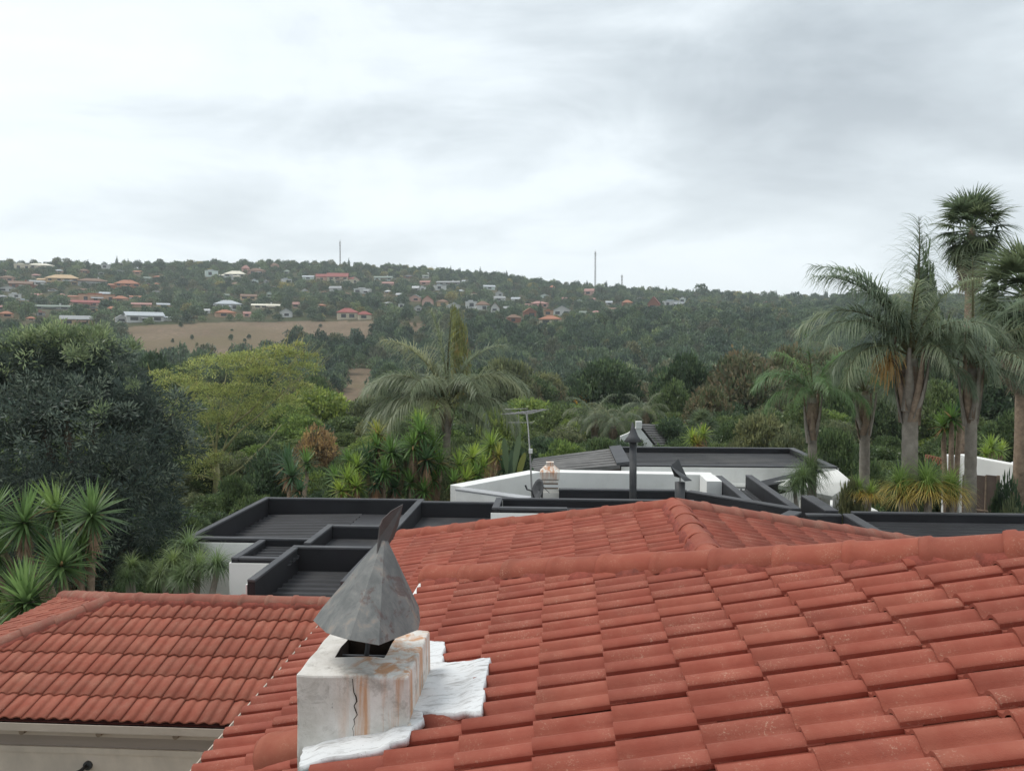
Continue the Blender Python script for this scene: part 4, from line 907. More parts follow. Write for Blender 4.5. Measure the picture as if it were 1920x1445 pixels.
PAL = {'green': [(5, (0.064, 0.092, 0.038)), (3, (0.088, 0.118, 0.048)), (2, (0.044, 0.066, 0.030))], 'dark': [(5, (0.038, 0.060, 0.033)), (3, (0.055, 0.082, 0.042)), (1, (0.075, 0.105, 0.05))],
       'brown': [(4, (0.110, 0.100, 0.058)), (3, (0.085, 0.092, 0.050)), (2, (0.135, 0.105, 0.062)), (3, (0.068, 0.084, 0.044))], 'olive': [(4, (0.095, 0.108, 0.056)), (3, (0.13, 0.14, 0.07)), (2, (0.068, 0.082, 0.044))],
       'lime': [(4, (0.105, 0.145, 0.042)), (3, (0.145, 0.185, 0.05)), (2, (0.068, 0.105, 0.036))], 'gold': [(4, (0.20, 0.135, 0.068)), (3, (0.14, 0.098, 0.055)), (2, (0.30, 0.21, 0.095)), (2, (0.085, 0.075, 0.045))],
       'yellow': [(4, (0.48, 0.30, 0.04)), (1, (0.2, 0.17, 0.05)), (1, (0.09, 0.11, 0.04))], 'autumn': [(6, (0.145, 0.155, 0.055)), (1.5, (0.21, 0.14, 0.065)), (4, (0.105, 0.125, 0.05))]}
UNIT = {}
def get_unit(kind, pal, seed, n=900):
    key = (kind, pal, seed)
    if key not in UNIT:
        bl, rg = unit_tree(kind, seed)
        Vc, Qc, Cc = leafcloud(bl, n, 9, 0.05, 0.085, 0.5, PAL[pal], rg, shell=0.68, out=0.7, up=0.2, flat=0.5)
        mb = limb_mesh(MB(), (0, 0, -0.03), [b_[0] for b_ in bl[:9]], 0.06, seed=seed)
        trm = pymesh('trunk', mb.V, mb.F, M_BARK, True)
        UNIT[key] = (npmesh('crown', Vc, Qc, M_LEAF, Cc), trm)
    return UNIT[key]
def place_tree(name, label, px, ytop, Y, wpx, kind, pal, seed, group=None, cat='tree', rot=None):
    d = ray(px, ytop); p = at(px, ytop, Y); zb = float(terrain(p.x, p.y)); h = max(0.6, p.z-zb); hw = wpx*Y/FPX/2
    cr_, trk = get_unit(kind, pal, seed)
    e = thing(name, label, cat, (p.x, p.y, zb), group); e.scale = (hw, hw, h); e.rotation_euler = (0, 0, rot if rot is not None else random.uniform(0, 6.28))
    link('crown', cr_, e, True); link('trunk', trk, e, True); return e
TREES = [
 ('shrub', 'dark green rounded shrub at the foot of the fever tree', 495, 832, 33, 125, 'shrub', 'dark', 1), ('shrub', 'mid green shrub between fever tree and dark evergreen', 440, 880, 31, 90, 'shrub', 'green', 2),
 ('shrub', 'leafy green shrub at the left corner of the black roof', 350, 950, 24, 95, 'shrub', 'green', 3), ('shrub', 'green shrub behind the dark spiky yucca', 545, 862, 33, 70, 'shrub', 'green', 2),
 ('broad_tree', 'broad bright green tree right of the fever tree', 600, 722, 62, 165, 'round', 'lime', 4), ('broad_tree', 'low bright green tree behind the golden shrub', 545, 758, 56, 120, 'round', 'lime', 5),
 ('golden_shrub', 'golden brown autumn shrub beside the yuccas', 592, 786, 42, 105, 'shrub', 'gold', 6), ('broad_tree', 'grey-olive tree left of the big central palm', 700, 735, 60, 120, 'round', 'olive', 7),
 ('broad_tree', 'olive tree right of the big central palm', 905, 775, 55, 110, 'round', 'olive', 8), ('broad_tree', 'rounded green tree behind the television antenna', 985, 736, 62, 135, 'round', 'lime', 9),
 ('broad_tree', 'green tree right of the antenna top', 1045, 760, 56, 110, 'round', 'green', 10), ('broad_tree', 'small lime tree left of the antenna top', 935, 760, 50, 95, 'round', 'lime', 4),
 ('broad_tree', 'dark tree behind the yellow flowering tree', 1140, 715, 95, 115, 'round', 'dark', 11), ('yellow_tree', 'small tree with bright yellow blossom in the middle distance', 1092, 738, 88, 55, 'round', 'yellow', 12),
 ('broad_tree', 'dark green tree above the white gabled house', 1285, 664, 76, 125, 'round', 'dark', 13), ('broad_tree', 'green tree just right of the white gabled house', 1262, 715, 66, 95, 'round', 'green', 14),
 ('russet_tree', 'large russet brown tree right of the dark green tree', 1395, 655, 72, 190, 'round', 'brown', 15), ('russet_tree', 'smaller russet tree above the long black flat roof', 1330, 720, 58, 105, 'round', 'brown', 16),
 ('russet_tree', 'russet tree top behind the slim palm', 1490, 640, 80, 110, 'round', 'brown', 15), ('broad_tree', 'pale olive tree rising behind the long black flat roof', 1430, 765, 42, 130, 'round', 'olive', 7),
 ('broad_tree', 'pale olive bush left of the slim palm trunk', 1478, 778, 40, 95, 'shrub', 'olive', 8), ('broad_tree', 'green bush between the two slim palm trunks', 1565, 780, 38, 110, 'shrub', 'green', 3),
 ('broad_tree', 'green tree behind the pair of slim palms', 1595, 690, 62, 150, 'round', 'green', 9), ('russet_tree', 'brownish tree far behind the slim palms', 1555, 645, 85, 140, 'round', 'brown', 16),
 ('broad_tree', 'dense green tree left of the thick palm trunk', 1655, 735, 48, 110, 'round', 'dark', 11), ('broad_tree', 'bright green tree right of the thick palm trunk', 1765, 715, 50, 130, 'round', 'green', 10),
 ('broad_tree', 'tall dark tree behind the rightmost palms', 1860, 690, 58, 190, 'round', 'dark', 13), ('broad_tree', 'green tree at the right edge above the white wall', 1900, 770, 42, 120, 'round', 'green', 14),
 ('cypress_tree', 'dark pointed tree behind the fronds of the thick palm', 1738, 480, 62, 120, 'cone', 'dark', 17), ('poplar_tree', 'tall column-shaped tree turning yellow and orange behind the central palm', 862, 592, 78, 55, 'column', 'autumn', 18),
 ('shrub', 'dark shrub left of the thick palm trunk foot', 1640, 850, 31, 90, 'shrub', 'green', 2), ('shrub', 'dark green shrub right of the thick palm trunk foot', 1742, 850, 31, 75, 'shrub', 'dark', 1),
 ('shrub', 'dark shrub at the right edge in front of the white wall', 1892, 870, 21.5, 90, 'shrub', 'dark', 1), ('shrub', 'light green shrub at the lower right edge beside the gate', 1895, 905, 20.8, 75, 'shrub', 'olive', 8),
 ('shrub', 'green shrub behind the left end of the yuccas', 650, 835, 31, 95, 'shrub', 'green', 3), ('shrub', 'green shrub behind the right end of the yuccas', 880, 830, 34, 110, 'shrub', 'green', 2),
 ('shrub', 'olive shrub in front of the central palm trunk', 846, 812, 29.5, 85, 'shrub', 'olive', 8), ('shrub', 'dark shrub behind the antenna pole', 965, 825, 34, 110, 'shrub', 'dark', 1), ('shrub', 'green shrub above the grey shingled roof', 1055, 812, 40, 120, 'shrub', 'lime', 19), ('shrub', 'grassy green shrub left of the black conical flue cap', 1130, 805, 42, 90, 'shrub', 'green', 3),
 ('shrub', 'broad-leaved shrub in front of the white annex', 1595, 872, 24, 80, 'shrub', 'olive', 20), ('broad_tree', 'shadowy tree behind the palms above the gate wall', 1810, 790, 40, 120, 'round', 'green', 9), ('broad_tree', 'green tree between black roof and slim palm', 1510, 745, 55, 110, 'round', 'green', 14),
 ('shrub', 'bright green shrub at the left edge beside the spiky yuccas', 5, 1105, 15.5, 70, 'shrub', 'lime', 19)]
for (nm, lb, px, yt, Y, wp, kd, pa, sd_) in TREES: place_tree(nm, lb, px, yt, Y, wp, kd, pa, sd_, rot=(sd_*1.3+px*.01), cat='shrub' if 'shrub' in nm else 'tree')
# belt of valley trees further down the slope
rr = random.Random(21)
VL = {('round', 'green', 9): 'green tree in the belt below the far wood', ('round', 'dark', 11): 'dark green tree in the belt below the far wood', ('round', 'olive', 7): 'olive tree in the belt below the far wood', ('round', 'dark', 13): 'deep green tree in the belt below the far wood', ('round', 'brown', 16): 'russet tree in the belt below the far wood'}
cnt = 0; VIT = []
VM = [(838, 700, 'big central palm'), (420, 740, 'fever tree'), (985, 760, 'antenna top'), (1205, 810, 'white gabled house'), (1395, 720, 'large russet tree'), (862, 640, 'column-shaped tree'), (1092, 740, 'yellow blossom'), (1524, 740, 'slim palm'), (1708, 700, 'thick palm'), (600, 750, 'bright green tree'), (150, 700, 'dark evergreen'), (672, 720, 'bare brown patch'), (1285, 700, 'dark green tree'), (1622, 740, 'second slim palm'), (1822, 700, 'gate palm'), (730, 720, 'grey-olive tree'), (1225, 730, 'bare gap in the wood'), (500, 650, 'brown field'), (1140, 740, 'dark tree behind the blossom')]
while cnt < 105:
    px = rr.uniform(-120, 2040); Y = rr.uniform(85, 225); key = rr.choice(list(VL)+[('round', 'dark', 11), ('round', 'dark', 13)])
    p = at(px, 650, Y); zb = float(terrain(p.x, p.y)); ybase = proj((p.x, p.y, zb))[1]
    if field_mask(np.array([px]), np.array([ybase]))[0] or field_mask(np.array([px]), np.array([ybase-25]))[0]: continue
    h = rr.uniform(5.5, 9.0); w_ = rr.uniform(3.0, 4.6)
    cr_, trk = get_unit(*key)
    e = thing('valley_tree', VL[key], 'tree', (p.x, p.y, zb), 'trees in the valley belt'); e.scale = (w_, w_, h); e.rotation_euler = (0, 0, rr.uniform(0, 6.28))
    link('crown', cr_, e, True); link('trunk', trk, e, True); cnt += 1
    VIT.append((e, VL[key].split(' in the')[0]+' in the valley', place_words(px, ybase-25, VM), w_*h/Y))

set_labels(VIT)
# ------------------------------------------------------------------ palms
def frond_mesh(name, L, elev, droop, seed, nl=88, ll=1.08, pal=((0.050, 0.085, 0.045), (0.075, 0.105, 0.06)), stalk=(0.20, 0.19, 0.09)):
    rg = np.random.default_rng(seed); n = 26; th = elev; pts = [np.zeros(3)]; ds_ = []
    for k in range(n):
        f = k/n; a_ = elev-droop*f**1.4; d = np.array([math.cos(a_), 0, math.sin(a_)]); ds_.append(d); pts.append(pts[-1]+d*L/n)
    pts = np.array(pts); ds_.append(ds_[-1]); ds_ = np.array(ds_)
    Vr, Qr, Cr = straps(np.zeros((1, 3)), np.array([[1., 0, 0]]), 0.1, .01, 0, 1, rg, np.array(stalk))
    # rachis as a narrow four-sided rod
    V = []; 
    for k in range(n+1):
        wd = 0.045*(1-k/n)+0.006; up_ = np.cross(ds_[k], [0, 1, 0]); up_ = -up_
        V += [pts[k]+np.array([0, wd, 0]), pts[k]-up_*wd*.7, pts[k]-np.array([0, wd, 0]), pts[k]+up_*wd*.5]
    Q_ = [[4*k+j, 4*k+(j+1) % 4, 4*k+4+(j+1) % 4, 4*k+4+j] for k in range(n) for j in range(4)]
    rach = (np.array(V), np.array(Q_), np.broadcast_to(np.array(stalk), (len(V), 3)))
    s = np.linspace(0.16, 0.995, nl); s = np.repeat(s, 2)+rg.uniform(-.008, .008, 2*nl); sg = np.tile([1., -1.], nl)
    idx = np.clip(s*n, 0, n-1e-6); i0 = idx.astype(int); fr = (idx-i0)[:, None]; O = pts[i0]*(1-fr)+pts[i0+1]*fr; dd = ds_[i0]
    upv = np.stack([-dd[:, 2], 0*s, dd[:, 0]], 1)
    D = np.stack([0*s, sg, 0*s], 1)*1.0+dd*(0.55+.5*s)[:, None]+upv*rg.uniform(-.6, .8, 2*nl)[:, None]
    ln = ll*(0.45+0.55*np.sin(math.pi*np.clip(s*1.05, 0, 1)**.8))*rg.uniform(.8, 1.15, 2*nl)
    c = np.array(pal[0])*(1-(r_ := rg.random((2*nl, 1))))+np.array(pal[1])*r_
    lf = straps(O, D, ln, 0.035, rg.uniform(.6, 2.4, 2*nl), 5, rg, c, taper=.92)
    V, Q_, C = join([rach, lf]); return npmesh(name, V, Q_, M_LEAF, C)
QF = {}
def qf(var, seed, pal=None):
    par = {'spear': (3.3, 86, 22), 'up': (3.3, 72, 75), 'mid': (3.2, 55, 115), 'low': (3.1, 30, 120), 'hang': (2.8, -5, 80)}[var]
    key = (var, seed, pal)
    if key not in QF:
        pl_ = {None: ((0.115, 0.155, 0.105), (0.20, 0.235, 0.16)), 'dull': ((0.11, 0.14, 0.09), (0.17, 0.19, 0.125)), 'bright': ((0.085, 0.155, 0.065), (0.15, 0.22, 0.095)), 'pale': ((0.15, 0.18, 0.11), (0.22, 0.24, 0.155))}[pal]
        QF[key] = frond_mesh('frond', par[0], math.radians(par[1]), math.radians(par[2]), seed, pal=pl_)
    return QF[key]
def queen_palm(label, px, ybase, ytop, Y, trunk_px, fronds, pal=None, scale=1.0, boots=7, boot_len=1.0, lean=0.0, group='feathery palms', flower=None, ring=True):
    b0 = at(px, ybase, Y); tp = at(px+lean, ytop, Y); zb = -7.25; r = trunk_px*Y/FPX/2
    e = thing('palm_tree', label, 'palm', (b0.x, b0.y, zb), group); mb = MB(); pts = []; rad = []
    n = 40
    for k in range(n+1):
        f = k/n; pts.append((b0.x+(tp.x-b0.x)*f, b0.y, zb+(tp.z-zb)*f)); rad.append(r*(1.12-.12*f)*(1+(0.035 if k % 2 else -.02))*(1.0 if f < .9 else .92))
    mb.tube(pts, rad, 12).build('trunk', M_BARKG, e, smooth=True)
    rr = random.Random(px)
    # crownshaft of old leaf bases
    MB().tube([tp-Vector((0, 0, boot_len*.9)), tp-Vector((0, 0, boot_len*.45)), tp+Vector((0, 0, .15*scale))], [r*.9, r*1.5, r*.6], 10).build('crown_shaft', M_BOOT, e, smooth=True)
    for k in range(boots):
        an_ = k*2*math.pi/boots+rr.uniform(-.2, .2); d = Vector((math.cos(an_), math.sin(an_), 0)); s_ = Vector((-d.y, d.x, 0)); z0 = -boot_len*rr.uniform(.75, 1.1); ln_ = boot_len*rr.uniform(.75, 1.25)
        V = []
        for i_ in range(6):
            f = i_/5; c = tp+d*(r*.9+r*2.0*math.sin(f*1.4)*.8)+Vector((0, 0, z0+ln_*f)); w_ = r*(1.0-.85*f**.8)+.012
            V += [c-s_*w_, c+d*r*.25*(1-f), c+s_*w_, c-d*r*.15]
        MB().add(V, [(4*i_+j, 4*i_+(j+1) % 4, 4*i_+4+(j+1) % 4, 4*i_+4+j) for i_ in range(5) for j in range(4)]+[(20, 21, 22, 23)]).build('leaf_base', M_BOOT if k % 2 else M_BARKG, e, smooth=True)
    for k, (var, azd, sc) in enumerate(fronds):
        o = bpy.data.objects.new('frond', qf(var, (k*7+px) % 4, pal)); COL.objects.link(o); o.parent = e
        o.location = (tp.x-b0.x, 0, tp.z-zb+.05); sc = sc*scale; o.scale = (sc, sc, sc); o.rotation_euler = (rr.uniform(-.12, .12), rr.uniform(-.08, .08), math.radians(azd))
    if flower:
        O = []; D = []; rg = np.random.default_rng(px); fo = np.array(at(*flower, Y-.35))
        O = np.repeat(fo[None], 90, 0)+rg.normal(0, .05, (90, 3)); D = np.stack([rg.normal(-.25, .35, 90), rg.normal(-.1, .35, 90), rg.uniform(-.6, .4, 90)], 1)
        V, Q_, C = straps(O, D, rg.uniform(.45, 1.0, 90), .03, 3.2, 5, rg, np.array((0.34, 0.21, 0.075)), taper=.5)
        link('flower_cluster', npmesh('flower_cluster', V, Q_, M_LEAF, C), e)
        MB().tube([tp-Vector((0, .1, boot_len*.4)), at(flower[0]+4, flower[1]+4, Y-.35), at(flower[0]-16, flower[1]-10, Y-.35)], [.05, .06, .012], 7).build('spathe', M_BARK, e, smooth=True)
    return e
# azimuth 0 = to the right, 90 = away, 180 = to the left, 270 = towards the camera
queen_palm('tall thick-trunked feather palm with orange flower cluster at right', 1708, 900, 672, 21.5, 26,
  [('up', 182, 1.15), ('mid', 160, 1.05), ('up', 172, 1.05), ('up', 192, 1.12), ('mid', 172, 1.15), ('up', 165, 1.2), ('mid', 195, 1.0), ('spear', 90, 1.25), ('up', 20, 1.05), ('up', 200, .92), ('low', 178, .85), ('low', 200, .9), ('low', 150, .8), ('mid', 355, .95), ('low', 5, .9), ('mid', 25, .95), ('low', 330, .85), ('mid', 300, .9), ('low', 280, .7), ('up', 255, .9), ('mid', 110, 1), ('hang', 345, .75), ('spear', 45, 1.1), ('low', 60, 1)], scale=.93, boots=9, boot_len=1.6, flower=(1668, 672))
queen_palm('slim feather palm standing before the end of the white house', 1524, 940, 745, 25, 15,
  [('spear', 100, .85), ('mid', 185, .85), ('up', 195, .8), ('low', 190, .75), ('mid', 0, .9), ('up', 15, .85), ('low', 350, .8), ('mid', 150, .8), ('low', 230, .7), ('low', 310, .7), ('mid', 50, .8), ('mid', 270, .7)], pal='bright', scale=.82, boots=7, boot_len=1.35)
queen_palm('slim feather palm just right of the white annex', 1622, 950, 740, 26, 17,
  [('up', 160, .9), ('mid', 185, .85), ('low', 175, .8), ('mid', 5, .85), ('up', 30, .9), ('low', 355, .8), ('mid', 240, .8), ('low', 290, .75), ('mid', 110, .85), ('low', 60, .7)], pal='dull', scale=.85, boots=7, boot_len=1.3)
queen_palm('feather palm in front of the brown gate at right', 1822, 955, 690, 22, 19,
  [('up', 150, 1.0), ('mid', 180, 1.0), ('low', 185, .95), ('up', 10, 1.05), ('mid', 0, 1.0), ('low', 350, 1.0), ('mid', 240, .9), ('low', 285, .9), ('spear', 70, 1), ('hang', 340, .8), ('mid', 95, .9)], scale=.95, boots=8, boot_len=1.7)
queen_palm('large bushy feather palm in the centre behind the yuccas', 838, 960, 765, 32, 13,
  [('spear', 80, 1.12), ('spear', 200, 1.0), ('up', 170, 1.05), ('up', 150, .95), ('mid', 180, 1.1), ('mid', 195, 1.05), ('mid', 165, 1.0), ('low', 185, 1.1), ('low', 200, 1), ('low', 220, .95), ('mid', 0, 1.05), ('mid', 350, 1.0), ('low', 5, 1.0), ('low', 345, .95), ('low', 320, .9), ('mid', 300, .95), ('mid', 250, .95), ('low', 265, .85), ('up', 20, .95), ('hang', 200, .9), ('hang', 340, .9), ('low', 160, 1), ('mid', 120, 1), ('mid', 60, 1)], pal='pale', scale=1.18, boots=5, boot_len=1.0)
for (lb, px, yt, Y, sc) in (('small feather palm right of the antenna in the middle distance', 1115, 790, 52, .85), ('drooping feather palm left of the black conical flue cap', 1150, 800, 50, .75), ('small palm behind the white gabled house', 1210, 775, 58, .7)):
    queen_palm(lb, px, 880, yt, Y, 12, [('up', 170, .9), ('mid', 180, .9), ('low', 190, .9), ('mid', 0, .9), ('low', 350, .9), ('up', 30, .9), ('low', 240, .8), ('low', 300, .8), ('mid', 270, .8), ('hang', 215, .8), ('hang', 325, .8), ('mid', 90, .9)], pal='dull', scale=sc, boots=4, boot_len=.9)

def fan_mesh(name, seed, pet=0.95, rad=0.85, dead=False):
    rg = np.random.default_rng(seed); n = 30; a_ = np.linspace(-2.0, 2.0, n)+rg.normal(0, .03, n)
    O = np.repeat(np.array([[pet, 0, 0]]), n, 0); D = np.stack([np.cos(a_), np.sin(a_), rg.normal(.05, .08, n)], 1)
    c0 = np.array((0.095, 0.125, 0.072)) if not dead else np.array((0.20, 0.165, 0.12)); c = c0*(1+rg.normal(0, .2, (n, 1)))
    f = straps(O, D, rad*(.75+.25*np.cos(a_))*rg.uniform(.85, 1.1, n), .085, rg.uniform(.5, 1.3, n)*(1.6 if dead else 1), 4, rg, c, taper=.95, wpow=1.6)
    p = straps(np.zeros((2, 3)), np.array([[1., 0, 0], [1., 0, .0]]), pet+.05, .05, 0.02, 2, rg, c0*1.3, taper=.4, sidev=np.array([[0, 1., 0], [0, 0, 1.]]))
    V, Q_, C = join([f, p]); return npmesh(name, V, Q_, M_LEAF, C)
FAN = [fan_mesh('fan_leaf', k, .85, 1.0) for k in range(4)]; DEADF = [fan_mesh('dead_fan_leaf', 10+k, .7, .8, True) for k in range(3)]
def fan_palm(label, px, ytop, Y, n, scale, trunk, skirt=16, seed=0):
    tp = at(px, ytop, Y); zb = -7.3; e = thing('fan_palm', label, 'palm', (tp.x, tp.y, zb), 'fan palms'); rr = random.Random(seed)
    MB().tube([(tp.x, tp.y, zb), (tp.x, tp.y, (zb+tp.z)/2), (tp.x, tp.y, tp.z-.6), (tp.x, tp.y, tp.z+.2)], [trunk*1.2, trunk, trunk*1.15, trunk*.5], 12).build('trunk', M_BOOT, e, smooth=True)
    for k in range(n+skirt):
        dead = k >= n; el = 88-165*((k+.5)/n)**0.85 if not dead else rr.uniform(-88, -62)
        o = bpy.data.objects.new('dead_fan_leaf' if dead else 'fan_leaf', rr.choice(DEADF if dead else FAN)); COL.objects.link(o); o.parent = e; s_ = scale*rr.uniform(.88, 1.1)
        zoff = (-.35-rr.uniform(0, 1.1)) if dead else 0.15*math.sin(math.radians(el))
        M = Matrix.Translation((0, 0, tp.z-zb+zoff*scale)) @ Matrix.Rotation(k*2.399, 4, 'Z') @ Matrix.Rotation(-math.radians(el), 4, 'Y') @ Matrix.Rotation(rr.uniform(-.4, .4), 4, 'X') @ Matrix.Scale(s_, 4)
        o.matrix_basis = M
fan_palm('tall fan palm rising above all other trees at right', 1822, 432, 34, 60, 1.0, .17, 30, 1)
fan_palm('fan palm at the right edge with a skirt of dead leaves', 1924, 560, 25, 64, 1.05, .2, 60, 2)
fan_palm('small blue-green fan palm above the black flat roof', 1315, 800, 37, 40, .5, .1, 3, 3)

# ------------------------------------------------------------------ yuccas and ponytail palms
def rosette(name, seed, n=75, L=0.62, wd=0.06, pal=((0.055, 0.11, 0.03), (0.10, 0.17, 0.045)), lo=-50, droop=.35, brown=.06):
    rg = np.random.default_rng(seed); f = (np.arange(n)+.5)/n; el = np.radians(88-(88-lo)*f**.9); az_ = np.arange(n)*2.39996+rg.normal(0, .12, n)
    D = np.stack([np.cos(el)*np.cos(az_), np.cos(el)*np.sin(az_), np.sin(el)], 1); O = D*0.03
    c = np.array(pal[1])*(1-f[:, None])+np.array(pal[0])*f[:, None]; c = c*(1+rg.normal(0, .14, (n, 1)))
    br = rg.random(n) < brown*2*f; c[br] = np.array((0.22, 0.14, 0.07))
    V, Q_, C = straps(O, D, L*rg.uniform(.8, 1.12, n)*(1-.12*(f > .85)), wd, droop*rg.uniform(.5, 1.5, n), 4, rg, c, taper=.97, wpow=2.2)
    return npmesh(name, V, Q_, M_LEAF, C)
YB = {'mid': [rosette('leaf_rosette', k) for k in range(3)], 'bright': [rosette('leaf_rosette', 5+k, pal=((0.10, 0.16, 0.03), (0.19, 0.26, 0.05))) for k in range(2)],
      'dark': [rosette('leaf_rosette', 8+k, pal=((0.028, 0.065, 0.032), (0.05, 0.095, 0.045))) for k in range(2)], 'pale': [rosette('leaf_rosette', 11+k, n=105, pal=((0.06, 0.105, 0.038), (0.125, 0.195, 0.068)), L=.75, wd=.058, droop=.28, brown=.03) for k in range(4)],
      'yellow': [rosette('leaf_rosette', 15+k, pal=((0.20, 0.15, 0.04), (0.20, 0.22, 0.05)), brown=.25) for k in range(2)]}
def skirt_mesh(seed):
    rg = np.random.default_rng(seed); n = 110; a_ = rg.uniform(0, 6.28, n); O = np.stack([np.cos(a_)*.07, np.sin(a_)*.07, -rg.uniform(0, .75, n)], 1); D = np.stack([np.cos(a_)*.35, np.sin(a_)*.35, -np.ones(n)], 1)
    V, Q_, C = straps(O, D, rg.uniform(.3, .55, n), .035, .6, 3, rg, np.array((0.30, 0.20, 0.135))*(1+rg.normal(0, .2, (n, 1)))); return npmesh('dead_leaf_skirt', V, Q_, M_LEAF, C)
SK = [skirt_mesh(k) for k in range(2)]
def yucca(label, heads, base, seed, group=None, skirts=(), stem_r=.07):
    """heads: (px,py,Y,radius_px,palette)"""
    b0 = Vector(base); e = thing('yucca', label, 'yucca', tuple(b0), group); rr = random.Random(seed); mb = MB()
    for k, (px, py, Y, rp, pa) in enumerate(heads):
        p = at(px, py, Y); s_ = rp*Y/FPX/.60
        o = bpy.data.objects.new('leaf_rosette', rr.choice(YB[pa])); COL.objects.link(o); o.parent = e; o.location = p-b0; o.scale = (s_,)*3; o.rotation_euler = (rr.uniform(-.35, .35), rr.uniform(-.35, .35), rr.uniform(0, 6.28))
        if k in skirts or rr.random() < .25:
            q = bpy.data.objects.new('dead_leaf_skirt', rr.choice(SK)); COL.objects.link(q); q.parent = e; q.location = p-b0+Vector((0, 0, -.15*s_)); q.scale = (s_*.9, s_*.9, s_*(1.2 if k in skirts else .6)); q.rotation_euler = (0, 0, rr.random()*6)
        mb.tube([b0+Vector((rr.uniform(-.1, .1), rr.uniform(-.1, .1), 0)), b0.lerp(p, .45)+Vector((0, 0, -.2)), p+Vector((0, 0, -.5*s_)), p], [stem_r*1.7, stem_r*1.2, stem_r, stem_r*.8], 7)
    mb.build('stem', M_BOOT, e, smooth=True); return e
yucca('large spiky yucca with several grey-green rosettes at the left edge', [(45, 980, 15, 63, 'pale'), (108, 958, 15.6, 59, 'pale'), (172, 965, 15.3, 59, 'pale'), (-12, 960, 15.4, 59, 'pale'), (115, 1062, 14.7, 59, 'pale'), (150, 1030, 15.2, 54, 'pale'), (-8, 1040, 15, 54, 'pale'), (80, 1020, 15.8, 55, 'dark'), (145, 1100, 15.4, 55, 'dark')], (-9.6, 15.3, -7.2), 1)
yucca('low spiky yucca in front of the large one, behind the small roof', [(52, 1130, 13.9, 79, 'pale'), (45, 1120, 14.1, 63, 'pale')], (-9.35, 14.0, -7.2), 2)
yucca('tall yucca clump with dead leaf skirts behind the left black roof', [(790, 812, 25, 42, 'mid'), (812, 838, 25.3, 42, 'mid'), (775, 835, 24.8, 40, 'mid'), (800, 862, 24.6, 42, 'dark'), (825, 868, 25, 38, 'mid'), (785, 870, 25.6, 38, 'dark'), (815, 900, 24.9, 36, 'mid'), (770, 905, 24.6, 36, 'mid'), (795, 920, 24.4, 34, 'mid'), (790, 795, 25.4, 34, 'bright')], (at(800, 900, 25).x, 25.0, -7.2), 3, 'yuccas behind the black roofs', skirts=(2, 3))
yucca('yucca clump with yellowed top beside the tall yucca clump', [(710, 815, 25.5, 34, 'yellow'), (708, 840, 25.2, 40, 'mid'), (735, 848, 24.8, 38, 'mid'), (690, 865, 25, 40, 'dark'), (720, 885, 24.5, 36, 'mid'), (745, 875, 25.2, 34, 'mid'), (705, 905, 24.4, 38, 'dark'), (740, 915, 24.6, 34, 'dark'), (760, 845, 25.6, 36, 'mid')], (at(715, 900, 25).x, 25.0, -7.2), 4, 'yuccas behind the black roofs', skirts=(0, 1))
yucca('bright lime yucca clump at the left end of the row', [(652, 898, 24, 34, 'bright'), (670, 875, 24.6, 34, 'bright'), (640, 920, 23.6, 30, 'bright'), (668, 912, 23.8, 32, 'bright'), (632, 895, 24.8, 30, 'mid'), (655, 862, 25, 30, 'mid')], (at(655, 900, 24.4).x, 24.4, -7.2), 5, 'yuccas behind the black roofs')
yucca('bright yucca clump left of the white parapet corner', [(862, 872, 25.4, 34, 'bright'), (885, 858, 26, 34, 'bright'), (850, 905, 24.6, 34, 'mid'), (872, 900, 25, 34, 'bright'), (895, 890, 25.6, 32, 'mid'), (858, 930, 24.3, 30, 'yellow'), (880, 880, 26.4, 30, 'mid'), (905, 875, 26, 30, 'bright')], (at(870, 900, 25.3).x, 25.3, -7.2), 6, 'yuccas behind the black roofs')
yucca('yucca with a dry skirt left of the antenna pole', [(922, 836, 28, 36, 'bright'), (915, 860, 28.4, 34, 'mid'), (935, 855, 27.6, 30, 'yellow'), (945, 880, 27.2, 28, 'dark')], (at(922, 900, 28).x, 28, -7.2), 7, 'yuccas behind the black roofs', skirts=(0, 1))
yucca('dark spiky yucca between the fever tree and the lime clump', [(548, 893, 26, 44, 'dark'), (540, 870, 27, 40, 'dark'), (575, 868, 28, 34, 'mid'), (560, 920, 25, 30, 'dark')], (at(550, 920, 26).x, 26, -7.2), 8, 'yuccas behind the black roofs')
yucca('bright yucca standing above the long black flat roof', [(1298, 822, 35, 24, 'bright'), (1318, 815, 35.3, 24, 'bright'), (1308, 832, 34.8, 22, 'yellow')], (at(1305, 850, 35).x, 35, -7.2), 9)
yucca('shaggy yucca hanging over the brown gate between the palms', [(1785, 785, 24, 36, 'mid'), (1770, 800, 24.3, 32, 'mid'), (1800, 772, 24.5, 30, 'dark')], (at(1785, 900, 24.3).x, 24.3, -7.2), 10)
yucca('bright leafy yucca above the white gate wall at right', [(1858, 838, 29, 26, 'bright'), (1875, 846, 29.4, 24, 'bright'), (1848, 852, 28.7, 22, 'bright')], (at(1860, 900, 29).x, 29, -7.2), 11)
